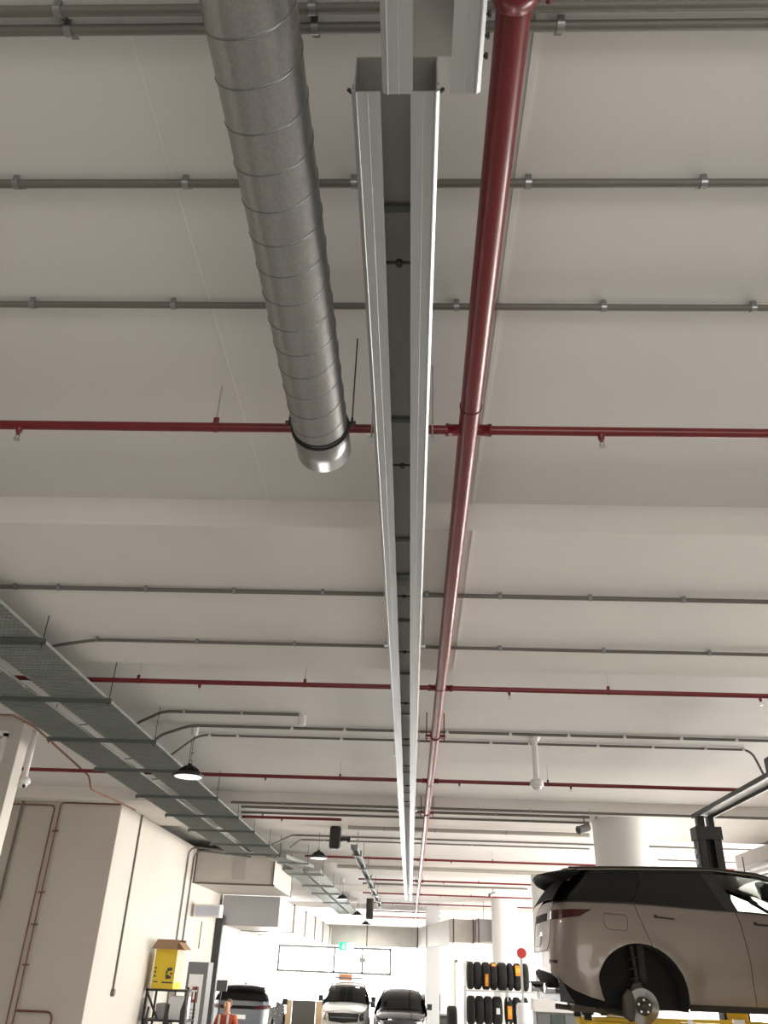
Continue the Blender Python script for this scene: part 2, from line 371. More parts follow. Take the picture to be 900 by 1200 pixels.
def branch(y, x0, x1, r, heads, rods, label, tees=True, hz=HP):
    global HEADME
    root = thing('sprinkler_branch_pipe', label, 'pipe', (x0, y, CH+hz), group='red sprinkler branch pipes crossing the ceiling')
    MB().tube([(0, 0, 0), (x1-x0, 0, 0)], r, 14).build('pipe_body', RED, root)
    if x0 < mX < x1:
        for sg in (-1, 1):
            MB().lathe((mX-x0+sg*(RP-.01), 0, 0), (sg, 0, 0), [(r+.006, 0), (r+.006, .055), (r+.01, .056), (r+.01, .075)], 16).build('tee_fitting', RED, root)
    for x in heads:
        if HEADME is None:
            o = head_mesh().build('sprinkler_head', [RED, ZINC], root); HEADME = o.data
        else:
            o = bpy.data.objects.new('sprinkler_head', HEADME); C.objects.link(o); o.parent = root
        o.location = (x-x0, 0, -r)
    for x in rods:
        MB().box(x-x0-.014, x-x0+.014, -.006, .006, r*.6, r+.035).lathe((x-x0, 0, 0), (1, 0, 0), [(r+.003, -.012), (r+.003, .012)], 14).build('hanger_clip', RED, root)
        MB().tube([(x-x0, 0, r+.03), (x-x0, 0, underside(y)-CH-hz)], .004, 6).build('hanger_rod', ZINC, root)
    return root
def bx(px, py, h=HP): return atz(px, py, h).x
Y1 = atz(450, 503, HP).y
branch(Y1, -4.6, 5.2, .0245, [bx(26, 500), bx(703, 508)], [bx(252, 500)], 'red sprinkler branch pipe nearest the camera, crossing behind the spiral duct end')
Y2 = atz(500, 806, HP).y
branch(Y2, -4.8, 6.2, .024, [bx(235, 800), bx(597, 808), bx(890, 816)], [bx(355, 797), bx(714, 810), bx(161, 797)], 'red sprinkler branch pipe second from the camera, above the louvred left pier')
Y3 = atz(500, 915, HP).y
branch(Y3, -6.0, 5.0, .027, [bx(160, 907), bx(312, 910), bx(538, 918), bx(667, 922)], [bx(397, 908), bx(643, 918)], 'red sprinkler branch pipe third from the camera, passing just behind the first hanging lamp')
bs = [(963, 283, 400, 'red sprinkler branch pipe ending at the black motor box', [330], [307]),
      (1007, 357, 880, 'red sprinkler branch pipe just behind the second hanging lamp', [529], [577]),
      (1032, 420, 900, 'red sprinkler branch pipe directly in front of the far end of the long rail', [520, 434], [561]),
      (1048, 425, 780, 'red sprinkler branch pipe at the very end of the long rail', [516], [552]),
      (1059, 430, 760, 'red sprinkler branch pipe three behind the second hanging lamp', [513, 460], [543]),
      (1069, 432, 720, 'red sprinkler branch pipe second from the far cross duct', [500], [470, 545]),
      (1075.5, 434, 700, 'red sprinkler branch pipe farthest away, just above the far cross duct', [520, 470], [450, 545])]
for yy, xa, xb, lab, hd, rd in bs:
    D = atz(480, yy, HP).y
    A = aty(xa, yy, D).x; B = aty(xb, yy, D).x
    branch(D, A, B, .026 if yy < 1070 else .03, [aty(q, yy, D).x for q in hd], [aty(q, yy, D).x for q in rd], lab)

# ------------------------------------------------------------------ grey conduits with clips
CLIP = {}
def clip_mesh(r, gap, w=.012):
    mb = MB()
    arc = [Vector((0, (r+.002)*math.cos(a), (r+.002)*math.sin(a))) for a in [PI+PI*k/8 for k in range(9)]]
    for i in range(8):
        a, b = arc[i], arc[i+1]; mb.add([(-w, a.y, a.z), (w, a.y, a.z), (w, b.y, b.z), (-w, b.y, b.z), (-w, a.y*1.12, a.z*1.12), (w, a.y*1.12, a.z*1.12), (w, b.y*1.12, b.z*1.12), (-w, b.y*1.12, b.z*1.12)],
               [(0, 1, 2, 3), (4, 5, 6, 7), (0, 3, 7, 4), (1, 2, 6, 5)])
    mb.box(-.012, .012, r, r+.03, gap-.003, gap).box(-.012, .012, -r-.002, -r, 0, gap).box(-.012, .012, r, r+.002, 0, gap).box(-.006, .006, r+.008, r+.02, gap-.012, gap)
    return mb
def conduit(pts, r, clips, label, group='grey conduits crossing the ceiling', name='conduit', material=None, cat='conduit', gap=.03, b=.12, clipm=None):
    p0 = Vector(pts[0]); pts = bend(pts, b) if len(pts) > 2 else pts
    o = MB().tube(pts, r, 12).build(name, material or CONDUIT); localize(o, p0); tag(o, label, cat, group)
    for c in clips:
        key = (round(r, 4), gap, (clipm or ZINC).name)
        if key not in CLIP:
            k = clip_mesh(r, gap, .02 if clipm is PVC else .012).build('pipe_clip', clipm or CLIPZ); CLIP[key] = k.data
        else: k = bpy.data.objects.new('pipe_clip', CLIP[key]); C.objects.link(k)
        k.parent = o; k.location = Vector(c)-p0
    return o
def across(py, h, r, xa, xb, clips, label, pre=(), post=(), **kw):
    y = atz(480, py, h).y; z = CH+h
    A = aty(xa, py, y).x if xa > -50 else -4.6
    B = aty(xb, py, y).x if xb < 950 else aty(900, py, y).x+3.2
    if xa <= 0: A = aty(0, py, y).x-(2.2 if y < 5 else .5)
    pts = list(pre)+[(A, y, z), (B, y, z)]+list(post)
    return conduit(pts, r, [(aty(c, py, y).x, y, z) for c in clips], label, **kw)
across(9, 2.67, .017, 0, 999, [70, 366], 'grey conduit at the top edge of the photo, nearest of all the conduits')
across(32, 2.67, .017, 0, 999, [82, 369, 657], 'grey conduit second from the top edge of the photo, just below its twin')
across(215, 2.67, .017, 0, 999, [20, 218, 415, 619, 824], 'grey conduit crossing above the near end of the long rail, single run with five clips')
across(359, 2.67, .016, 0, 999, [38, 203, 372, 535, 707, 882], 'grey conduit crossing between the first long conduit and the nearest red branch pipe')
hs = 2.475
y5 = atz(480, 697, hs).y
across(697, hs, .017, 0, 999, [16, 67, 170, 274, 378, 500, 586, 691, 800], 'grey conduit on the first beam underside, its left end over the cable trays')
q = atz(66, 752, hs)
across(758, hs, .015, 110, 999, [112, 230, 345, 452, 586, 707, 830], 'grey conduit bending down to the cable trays just behind the first beam conduit', pre=[(q.x-.15, q.y-.05, CH+2.36), (q.x, q.y, CH+2.44)])
hb = 2.675
q = atz(160, 846, 2.6)
across(841, hb, .018, 190, 350, [215, 283], 'short grey conduit from the cable tray to the small white ceiling box', pre=[(q.x+.02, q.y+.4, CH+2.3), (q.x-.05, q.y+.1, CH+2.6)], clipm=ZINC)
q = atz(185, 858, 2.6)
across(857, hb, .018, 222, 999, [342, 404, 524, 598, 666, 731, 797, 861], 'grey conduit with white clips passing the white pendant dome camera', pre=[(q.x-.05, q.y-.1, CH+2.3), (q.x, q.y, CH+2.55)], clipm=PVC)
y = atz(480, 868, hb).y; e = aty(880, 868, y)
across(868, hb, .015, 232, 878, [245, 278, 400, 468, 575, 620, 700, 764, 825, 869], 'grey conduit that bends down to the black lift beam at its right end', pre=[(atz(188, 866, 2.5).x, y-.1, CH+2.32)], post=[(e.x+.1, y, CH+2.3)], clipm=PVC)
for py, r, cl, lab in ((946.5, .022, [331, 426, 495, 560, 621, 690], 'first grey conduit of the close bundle of three under the second beam'),
                       (951.5, .022, [340, 440, 581, 634, 698], 'middle grey conduit of the close bundle of three under the second beam'),
                       (958, .02, [425, 575], 'last grey conduit of the close bundle of three under the second beam')):
    across(py, 2.475, r, 270 if py < 950 else 282, 999 if py < 950 else 690, cl, lab)
across(972, 2.44, .038, 408, 690, [510, 450, 593], 'thick pale grey pipe starting at the black motor box', name='pipe', cat='pipe', material=PALEP)
across(983, 2.67, .02, 342, 999, [400, 588], 'grey conduit pair behind the black motor box, nearer of the two', pre=[(atz(336, 1000, 2.4).x, 18.6, CH+2.3)])
across(988, 2.67, .018, 352, 690, [380, 553], 'grey conduit pair behind the black motor box, farther of the two', pre=[(atz(350, 1000, 2.4).x, 19.3, CH+2.35)])
across(1018, 2.46, .045, 395, 660, [], 'thick grey pipe under the third beam in front of the middle round column', name='pipe', cat='pipe', material=PALEP)
for i, (py, r) in enumerate(((1037, .03), (1053, .05), (1064.5, .04))):
    across(py, 2.66 if i != 0 else 2.66, r, 425, 618, [], ['thin pale conduit right at the far tip of the long rail', 'pale conduit one step beyond the far tip of the long rail', 'pale conduit two steps beyond the far tip of the long rail'][i])
# right hand side, behind the lift
for i, py in enumerate((973, 998)):
    across(py, 2.6, .02, 770, 999, [], ['pale conduit seen between round column and lift post, upper one', 'pale conduit seen between round column and lift post, lower one'][i])

# ------------------------------------------------------------------ cable trays
HT = 2.3
def tray(name, label, x0, x1, y0, y1):
    root = thing(name, label, 'cable tray', ((x0+x1)/2, y0, CH+HT)); w = (x1-x0)/2; L = y1-y0
    nb = int(L/.075); sl = MB()
    nx = max(3, int((x1-x0)/.028))
    nx = max(3, int((x1-x0)/.036))
    for k in range(nb):
        y = k*.075
        sl.box(-w, w, y+.012, y+.075, 0, .0015)              # plain rib
        sl.box(-w, w, y+.035, y+.042, -.011, 0)
        for j in range(nx+1):                            # webs between the punched holes
            x = -w+(2*w)*j/nx
            sl.box(max(-w, x-.009), min(w, x+.009), y, y+.012, 0, .0015)
    sl.build('perforated_base', TRAYM, root, fix=False)
    for sg in (-1, 1):
        MB().box(*sorted((sg*w, sg*(w+.002))), 0, L, -.002, .022).box(*sorted((sg*w, sg*(w-.008))), 0, L, .020, .022).box(*sorted((sg*(w-.03), sg*w)), 0, L, -.003, .0).build('side_rail', TRAYM, root)
    return root
XR0, XR1 = -3.65, -3.10; XL0, XL1 = -4.30, -3.80
tray('cable_tray', 'wide perforated galvanised cable tray running along the left, nearer the rail', XR0, XR1, 3.2, 20.5)
tray('cable_tray', 'narrower perforated galvanised cable tray next to the left wall', XL0, XL1, 3.2, 20.5)
bars = [atz(50, 752, HT-.03).y, atz(128, 822, HT-.03).y, atz(182, 870, HT-.03).y, atz(218, 905, HT-.03).y, atz(250, 936, HT-.03).y, atz(275, 958, HT-.03).y, atz(293, 975, HT-.03).y, 18.6, 20.2]
labs = ['first from the camera', 'second from the camera, beside the far red branch pipe', 'third from the camera, by the conduit bends', 'fourth from the camera, beside the first hanging lamp', 'fifth from the camera, over the thick left wall', 'sixth from the camera', 'seventh from the camera, above the two wall conduits', 'eighth from the camera, over the beige duct', 'last one, where the trays turn']
for y, lb in zip(bars, labs):
    r = thing('trapeze_hanger', 'strut channel under both cable trays, '+lb, 'hanger', (XR0, y, CH+HT), group='strut hangers under the cable trays')
    x0, x1 = XL0-.06-XR0, XR1+.05-XR0
    mb = MB().box(x0, x1, -.02, .02, -.006, -.003).box(x0, x1, -.022, -.019, -.045, -.003).box(x0, x1, .019, .022, -.045, -.003).box(x0, x1, -.022, -.010, -.046, -.043).box(x0, x1, .010, .022, -.046, -.043)
    mb.build('strut_channel', STRUTM, r)
    for x in (x0+.02, x1-.02):
        MB().tube([(x, 0, -.08), (x, 0, underside(y)-CH-HT)], .005, 6).lathe((x, 0, -.055), (0, 0, 1), [(.014, 0), (.014, .012)], 6).build('threaded_rod', DKSTEEL, r)
# cables lying in the gap loops
for i, y in enumerate((6.9, 8.3, 9.2, 10.9, 12.2)):
    pts = [(XR0+.06, y+.12, CH+HT+.03), (XR0-.02, y+.04, CH+HT+.08), (XR0-.06, y-.02, CH+HT+.06), (XL1-.06, y-.1, CH+HT+.03)]
    o = MB().tube(bend(pts, .05), .006, 8).build('cable', BLACK); localize(o, pts[0])
    tag(o, 'black cable looping between the cable trays, '+['nearest', 'second from the camera', 'middle one', 'fourth from the camera', 'farthest'][i]+' of five', 'cable', 'cables looping between the trays')
# silvery tray stretch that swings right towards the far end
def ladder(name, label, a, b, w, z, n):
    a = Vector((*a, z)); b = Vector((*b, z)); d = (b-a); L = d.length; rz = math.atan2(d.y, d.x)
    root = thing(name, label, 'cable tray', a, rz)
    for sg in (-1, 1): MB().box(0, L, sg*w/2-.004, sg*w/2+.004, -.01, .07).build('side_rail', TRAYM, root)
    mb = MB()
    for k in range(n): mb.box(L*(k+.5)/n-.03, L*(k+.5)/n+.03, -w/2, w/2, -.002, .003)
    mb.box(0, L, -w/2, w/2, .003, .006)
    mb.build('tray_base', TRAYM, root); return root
a = atz(268, 983, 2.2); b = atz(335, 1000, 2.2); c = atz(372, 1030, 2.2)
ladder('cable_tray', 'silvery cable tray branching off to the right below the second hanging lamp', (-3.2, 20.55), (-2.75, 22.5), .5, CH+2.26, 12)
ladder('cable_tray', 'silvery cable tray running straight on above the beige duct', (-3.05, 22.6), (-3.0, 40.5), .42, CH+2.2, 60)
ladder('cable_tray', 'far silvery cable tray parallel to the small motor track', (-2.55, 22.8), (-2.52, 40.5), .36, CH+2.2, 50)
for i, (y, xa, xb, z) in enumerate(((21.4, -3.28, -2.5, 2.26), (23.4, -3.28, -2.3, 2.2), (26.7, -3.3, -2.3, 2.2), (29.5, -3.3, -2.3, 2.2), (33.5, -3.3, -2.3, 2.2))):
    r = thing('trapeze_hanger', 'strut hanger under the far silvery trays, '+['above the beige duct end', 'below the second hanging lamp', 'beyond the second hanging lamp', 'beside the third hanging lamp', 'beyond the third hanging lamp'][i], 'hanger', (xa, y, CH+z))
    MB().box(0, xb-xa, -.022, .022, -.045, -.0).build('strut_channel', TRAYM, r)
    for x in (.05, xb-xa-.05): MB().tube([(x, 0, -.06), (x, 0, underside(y)-CH-z)], .005, 6).build('threaded_rod', DKSTEEL, r)

# ------------------------------------------------------------------ hanging high bay lamps
def highbay(loc, label, top, lit=True):
    r = thing('hanging_lamp', label, 'lamp', loc, group='round high bay lamps on chains')
    MB().lathe((0, 0, 0), (0, 0, 1), [(.185, 0), (.2, .004), (.2, .02), (.185, .034), (.13, .055), (.09, .06), (.088, .11), (.07, .13), (.03, .135), (.03, .16)], 40).build('housing', BLACK, r)
    mb = MB()
    for k in range(16):
        a = 2*PI*k/16; ca, sa = math.cos(a), math.sin(a)
        mb.prism([(.08, .05), (.15, .045), (.12, .09), (.08, .12)], lambda p, q, d, ca=ca, sa=sa: (p*ca-d*sa, p*sa+d*ca, q), -.003, .003)
    mb.build('cooling_fins', BLACK, r)
    MB().lathe((0, 0, 0), (0, 0, 1), [(.0005, -.006), (.165, -.006), (.178, .002), (.0005, .003)], 40).build('lens', LENS, r)
    MB().tube(ring((0, 0, .185), (0, 1, 0), .022, 0, 14), .004, 6, closed=True).build('hook', BLACK, r)
    MB().tube([(0, 0, .2), (0, 0, top-loc[2]-.12)], .004, 6).tube([(.012, .0, .3), (.016, .0, top-loc[2]-.35)], .009, 6).build('cable', BLACK, r)
    MB().lathe((0, 0, top-loc[2]), (0, 0, -1), [(.045, -.0), (.045, .09), (.03, .12)], 16).build('ceiling_rose', PVC, r)
    l = bpy.data.lights.new('lamp_light', 'AREA'); l.shape = 'DISK'; l.size = .34; l.energy = 55 if lit else 30; l.color = (1, .96, .9)
    o = bpy.data.objects.new('lamp_light', l); C.objects.link(o); o.parent = r; o.location = (0, 0, -.02)
    return r
highbay((-2.84, 10.46, CH+2.06), 'round black high bay lamp hanging by the cable tray, nearest of the lamps', ZC)
highbay((-1.98, 18.5, CH+2.05), 'round black high bay lamp left of the black motor box, second nearest', ZC)
highbay((-2.29, 29.8, CH+2.06), 'round black high bay lamp third from the camera, under the silvery trays', ZC)
highbay((-2.1, 35.5, CH+1.9), 'round black high bay lamp fourth from the camera, in front of the far cross duct', ZC)
highbay((-2.0, 40.5, CH+1.80), 'round black high bay lamp farthest away, over the left part of the cross duct', ZC)

# ------------------------------------------------------------------ cameras and small boxes
def dome(top, drop, label):
    r = thing('dome_camera', label, 'security camera', top)
    MB().lathe((0, 0, 0), (0, 0, -1), [(.075, 0), (.075, .02), (.05, .05), (.036, .06)], 24).build('ceiling_plate', PVC, r)
    MB().lathe((0, 0, -.05), (0, 0, -1), [(.036, 0), (.036, drop-.18)], 20).build('drop_tube', PVC, r)
    MB().lathe((0, 0, -drop+.14), (0, 0, -1), [(.036, 0), (.075, .02), (.085, .05), (.085, .085), (.06, .09)], 28).build('housing', PVC, r)
    MB().lathe((0, 0, -drop+.055), (0, 0, -1), [(.06, 0), (.056, .03), (.035, .05), (.0005, .058)], 24).build('dome', WHITE, r)
    return r
dome((1.56, 10.55, ZC), .66, 'white pendant dome security camera hanging from the ceiling right of the red main pipe')
d = dome((-4.98, 10.55, ZC), .82, 'white pendant dome security camera hanging beside the louvred left pier')
MB().lathe((.045, -.06, -.80), (.5, -.7, -.5), [(.02, 0), (.02, .03)], 12).build('lens', BLACK, d)
p = atz(354, 843, 2.65); o = MB().lathe((0, 0, 0), (0, 0, -1), [(.045, 0), (.05, .01), (.05, .11), (.04, .13)], 20).build('ceiling_box', PVC)
o.location = (p.x, p.y, ZC); tag(o, 'small white round junction fixture at the end of the short ceiling conduit', 'junction box')
def bullet(loc, rz, label, col):
    r = thing('bullet_camera', label, 'security camera', loc, rz)
    MB().lathe((0, 0, 0), (0, 0, -1), [(.05, 0), (.05, .02)], 16).tube([(0, 0, 0), (0, 0, -.14), (.05, 0, -.2)], .014, 8).build('bracket', col, r)
    MB().lathe((-.02, 0, -.20), (-1, -.25, -.35), [(.055, -.12), (.065, -.1), (.065, .1), (.075, .12), (.06, .13)], 20).build('camera_body', col, r)
    MB().lathe((-.125, -.03, -.24), (-1, -.25, -.35), [(.045, .0), (.045, .03)], 16).build('lens', BLACK, r)
    return r
GREYC = mat('camera_grey', (.20, .20, .20), .5)
p = atz(684, 957, 2.5); bullet((p.x, p.y, ZB), .2, 'grey bullet camera beside the top of the nearest round column', GREYC)
p = aty(578, 1066, 31.5); bullet((p.x, 31.5, ZC), .2, 'grey bullet camera near the top of the farthest round column', GREYC)
# black motor box with its track
p = aty(394, 965, 17.2); r = thing('motor_unit', 'black motor box under the ceiling at the near end of the small track', 'motor', (p.x, 17.2, ZB))
MB().box(-.11, .11, -.12, .12, -.42, -.0).build('housing', BLACK, r, bevel=.04)
MB().box(.08, .24, -.05, .05, -.27, -.2).lathe((.24, 0, -.235), (1, 0, 0), [(.05, 0), (.05, .06)], 16).build('side_camera', BLACK, r)
a = atz(402, 978, 2.15); b = atz(430, 1062, 2.15)
r = thing('hose_track', 'narrow steel track running away behind the black motor box', 'track', (a.x+.1, 17.4, CH+2.12)); L = 17.5
for sg in (-1, 1): MB().box(sg*.06-.008, sg*.06+.008, 0, L, 0, .09).build('track_side', GREYC, r)
MB().box(-.06, .06, 0, L, .07, .085).build('track_web', GREYC, r)
for k in range(7):
    MB().box(-.10, .10, 1+k*2.5, 1.08+k*2.5, -.02, .1).tube([(0, 1.04+k*2.5, .1), (0, 1.04+k*2.5, underside(18.44+k*2.5)-CH-2.12)], .008, 6).build('track_bracket', GREYC, r)
p = aty(432, 1058, 34.8); o = MB().box(-.14, .14, -.2, .2, -.9, 0).build('end_drive', BLACK, bevel=.04); o.location = (p.x, 36.0, ZC); tag(o, 'black drive box hanging at the far end of the small track', 'motor')

# ------------------------------------------------------------------ ducts on the left and at the far end
def ductbox(name, label, x0, x1, y0, y1, z0, z1, m_, flx=(), fly=(), grp=None):
    r = thing(name, label, 'duct', (x0, y0, z0), group=grp)
    MB().box(0, x1-x0, 0, y1-y0, 0, z1-z0).build('duct_body', m_, r, bevel=.015)
    for q in fly:
        MB().box(-.03, x1-x0+.03, q-.03, q+.03, -.03, z1-z0+.03).build('flange', FLANGE, r, bevel=.004)
    for q in flx:
        MB().box(q-.025, q+.025, -.02, y1-y0+.02, -.02, z1-z0+.02).build('flange', FLANGE, r, bevel=.004)
    return r
dA = ductbox('rectangular_duct', 'large beige rectangular duct box against the left wall below the cable trays', XW, -3.33, 21.3, 24.6, CH+1.72, CH+2.46, DUCTM, (), ())
MB().box(.95, 1.25, -.012, 0, .10, .6).build('access_panel', mat('duct_panel', (.42, .40, .37), .5), dA, bevel=.003)
for xx in (-.0, 1.93): MB().box(xx, xx+.035, -.02, .02, -.01, .76).build('edge_frame', FLANGE, dA)
MB().box(1.94, 1.975, 3.25, 3.3, -.02, .76).build('edge_frame', FLANGE, dA)
for z in (0,): MB().box(0.05, 2.0, -.02, .0, -.02, .015).build('bottom_edge', FLANGE, dA)
dB = ductbox('rectangular_duct', 'long rectangular duct with a plain grey end running away under the beige duct box', -5.19, -3.62, 24.65, 41.95, CH+.97, CH+1.70, DUCTM, (), (3.2, 6.4, 9.6, 12.8, 16))
MB().box(-.005, 1.575, -.02, -.0, -.005, .735).build('end_face', DUCTG, dB)
MB().box(.0, 1.57, .01, 17.3, -.012, -.002).build('bottom_sheet', mat('duct_shiny', (.62, .58, .50), .35, .5), dB)
dC = ductbox('rectangular_duct', 'far beige duct crossing in front of the bright high window', -5.19, .37, 42.0, 43.0, CH+1.0, CH+1.84, DUCTM, (1.2, 3.2, 5.53), ())
# angled link and right hand continuation
a0 = Vector((.37, 42.0)); a1v = aty(527, 1103, 34.6); a1 = Vector((a1v.x, a1v.y))
dr = thing('rectangular_duct', 'slanting beige duct piece joining the far cross duct to the right', 'duct', (a0.x, a0.y, CH+.99)); d_ = a1-a0
MB().prism([(0, 0), (d_.x-.01, d_.y), (d_.x-.01, d_.y+1.0), (.35, 1.0)], lambda a, b, d: (a, b, d), 0, .84).build('duct_body', DUCTM, dr, bevel=.01)
ductbox('rectangular_duct', 'beige duct stretch leading behind the farthest round column', a1.x, 6.5, a1.y, a1.y+.9, CH+1.08, CH+1.84, DUCTM, (.15, .9), ())
o = ductbox('rectangular_duct', 'bluish galvanised duct section between beige duct and farthest round column', aty(558, 1090, a1.y-.4).x, 3.1, a1.y-.35, a1.y-.05, CH+1.10, CH+1.86, GALV, (.1,), ())
MB().tube([(.3, .1, .7), (.3, .1, ZC-o.location.z)], .01, 6).build('hanger_rod', DKSTEEL, o); MB().tube([(1.1, .1, .7), (1.1, .1, ZC-o.location.z)], .01, 6).build('hanger_rod', DKSTEEL, o)
# silver duct and tray at the upper right, over the car roof
a = atz(846, 1004, 2.0)
rt = thing('rectangular_duct', 'pale silver duct at the right edge above the car roof beside the lift post', 'duct', (7.0, 13.5, CH+1.9))
MB().box(0, 1.2, 0, 5.6, 0, .55).build('duct_body', DUCTM, rt, bevel=.02)
MB().tube([(-.22, .0, .1), (-.22, 5.6, .1)], .1, 16).build('side_pipe', GALV, rt)
for q in (1, 2.6, 4.2): MB().tube([(-.36, q, .35), (-.36, q, -.06), (-.05, q, -.06)], .012, 6).build('hanger', DKSTEEL, rt)
o = MB().box(-.15, .15, -.1, .1, -.1, .0).build('ceiling_box', GREYC, bevel=.01); p = atz(864, 960, 2.7); o.location = (p.x, p.y, ZC); tag(o, 'small grey ceiling box right of the lift beam', 'junction box')

# ------------------------------------------------------------------ left wall fittings
# louvred grille on the pier
gr = thing('louvre_grille', 'pale louvred grille at the left edge of the photo on the near pier', 'grille', (-5.62, 10.2, CH+.95))
for i in range(14): MB().prism([(0, 0), (.02, .0), (.035, -.05), (.015, -.05)], lambda a, b, d, i=i: (d, -a, 1.45-i*.1+b), -.5, .42).build('louvre', PVC, gr)
mb = MB().box(-.55, -.5, -.05, 0, 0, 1.52).box(.42, .47, -.05, 0, 0, 1.52).box(-.55, .47, -.05, 0, 1.48, 1.55).box(-.55, .47, -.05, 0, -.03, .04); mb.build('grille_frame', WALLW, gr)
# copper pipes
XQ = XW+.35
pts = [(XQ+.1, 4, CH+2.44), (XQ+.1, 9.2, CH+2.46), (XQ+.05, 10.4, CH+2.5), (XQ, 12.6, CH+2.38), (XQ, 12.7, CH+2.22), (XQ-.1, 14.2, CH+2.3), (XW-.0, 15.24, CH+2.44)]
pp = [atx(0, 838, XQ), atx(15, 838, XQ), atx(40, 851, XQ), atx(104, 909, XQ), atx(107, 925, XQ), atx(143, 940, XQ)]
pp = [Vector((v.x, v.y, min(v.z, CH+2.47 if 14.8 < v.y else CH+2.65))) for v in pp]; pp[-1] = Vector((XQ, 15.0, pp[-1].z)); pp = [Vector((XQ, 4, pp[0].z))]+pp
conduit(pp, .014, [], 'thin copper pipe running past the pier to the corner of the thick left wall', group='copper pipes at the left', name='copper_pipe', material=COPPER, cat='pipe', b=.06)
YW = 15.27
def brackets(o, x, zs):
    for z in zs: q = MB().box(-.05, .05, -.02, .03, -.012, .012).build('pipe_bracket', COPPER, o); q.location = (x-o.location.x, 0, z-o.location.z)
def onw(x, y, d=YW): v = aty(x, y, d); return v
a = onw(143, 941.5); b = onw(72, 940); c = onw(62, 950); c2 = onw(8, 1200); z0 = .3
cpr = conduit([(a.x-.02, YW, a.z-.02), (b.x, YW, a.z-.02), (b.x, YW, .3)], .013, [], 'right copper pipe of the pair down the thick left wall, coming from the corner', group='copper pipes at the left', name='copper_pipe', material=COPPER, cat='pipe', b=.07)
brackets(cpr, b.x, (4.4, 3.4, 2.9, 2.3)); b2x = onw(66, 946).x-.03
conduit([(onw(12, 938).x, YW, a.z-.07), (b2x, YW, a.z-.07), (b2x, YW, .3)], .013, [], 'left copper pipe of the pair down the thick left wall, coming from the left', group='copper pipes at the left', name='copper_pipe', material=COPPER, cat='pipe', b=.07)
v = onw(14, 1184); conduit([(b.x+.02, YW-.01, v.z), (onw(62, 1188).x, YW-.01, v.z), (onw(62, 1188).x, YW-.01, .3)], .016, [], 'short copper branch low on the thick left wall turning down', group='copper pipes at the left', name='copper_pipe', material=COPPER, cat='pipe')
g = onw(27, 940); conduit([(g.x, YW, a.z), (g.x, YW, .2)], .022, [], 'grey vertical conduit on the thick left wall left of the copper pair', group='wall conduits', gap=.02)
v0 = atx(165, 950, XW); v1 = atx(133, 1163, XW)
o = conduit([(XW+.02, 16.5, v0.z), (XW+.02, 16.55, v1.z)], .018, [], 'dark conduit running down the side wall to a small round box', group='wall conduits')
o2 = MB().lathe((0, 0, 0), (1, 0, 0), [(.06, 0), (.06, .05), (.05, .06)], 16).build('outlet_box', CONDUIT, o); o2.location = (-.02, .05, v1.z-v0.z)
for i, px in enumerate((222, 229)):
    v0 = atx(px, 985, XW); conduit([(-3.9, v0.y-.1+.2*i, CH+2.32), (XW+.03, v0.y, CH+2.42), (XW+.03, v0.y, 1.0)], .02, [], ['left', 'right'][i]+' of the two grey conduits coming down the side wall behind the yellow carton', group='wall conduits', gap=.02, b=.2)
# shelf rack with carton
YK = 18.5; k0 = aty(166, 1158, YK); k1 = aty(222, 1158, YK); zk = k0.z
xk0 = XW+.06; xk1 = k1.x
rk = thing('storage_rack', 'black metal rack against the left wall carrying the yellow carton', 'rack', (xk0, YK, 0)); wk = xk1-xk0; dk = .7
for x in (0, wk-.04):
    for y in (0, dk): MB().box(x, x+.04, y, y+.04, 0, zk+(.05 if x else 0)).build('upright', BLACK, rk)
for z in (zk-.04, zk-.55, zk-1.1, .15): MB().box(0, wk, 0, dk+.04, z, z+.035).build('shelf', BLACK, rk)
MB().prism([(.0, zk-.05), (.05, zk-.05), (.32, zk-.5), (.27, zk-.5)], lambda a, b, d: (a, d, b), -.005, .005).build('brace', BLACK, rk)
p0 = aty(177, 1158, YK); p1 = aty(203, 1158, YK); hgt = aty(190, 1112, YK).z-zk
cb = thing('carton', 'open yellow cardboard carton with brown flaps standing on top of the black rack', 'box', ((p0.x+p1.x)/2, YK+.25, zk), -.06)
wc = (p1.x-p0.x)/2; dc = .24
mb = MB().box(-wc, wc, -dc, -dc+.008, 0, hgt).box(-wc, -wc+.008, -dc, dc, 0, hgt).box(-wc, wc, dc-.008, dc, 0, hgt).box(-wc, wc, -dc, dc, 0, .008)
mb.build('carton_body', YEL, cb)
MB().box(wc-.008, wc, -dc, dc, 0, hgt).build('carton_side', mat('carton_side', (.62, .47, .36), .7), cb)
MB().box(wc, wc+.003, -dc, dc, 0, .12).build('side_print', YEL, cb)
for sg, nm in ((-1, 'a'), (1, 'b')):
    MB().prism([(-wc, 0), (wc, 0), (wc-.0, 0), (wc+.05, -.02)] and [(-wc, 0), (wc, 0), (wc+.0, -1), (-wc-.07, -1)], lambda a, b, d, sg=sg: (a, sg*(dc-b*.10)+d*.0, hgt+ (.17 if 1 else 0)*(1+b) + d), 0, .006).build('flap', KRAFT, cb)
MB().prism([(0, 0), (.11, -.10), (.11, -.10), (.004, .01)] and [(0, 0), (.13, -.12), (.135, -.115), (.0, .012)], lambda a, b, d: (wc+a, d, hgt+.06+b+.06), -dc, dc).build('flap', KRAFT, cb)
DKP = mat('carton_print', (.05, .045, .05), .6)
random.seed(3)
for i in range(9):
    x = random.uniform(.0, .13)*1.2; z = random.uniform(.17, .34); MB().box(x, x+random.uniform(.03, .06), -dc-.002-.0004*i, -dc, z, z+random.uniform(.03, .06)).build('printed_mark', DKP, cb)
for z in (.2, .27, .34): MB().box(-wc+.03, -wc+.06, -dc-.002, -dc, z, z+.04).build('printed_mark', DKP, cb)
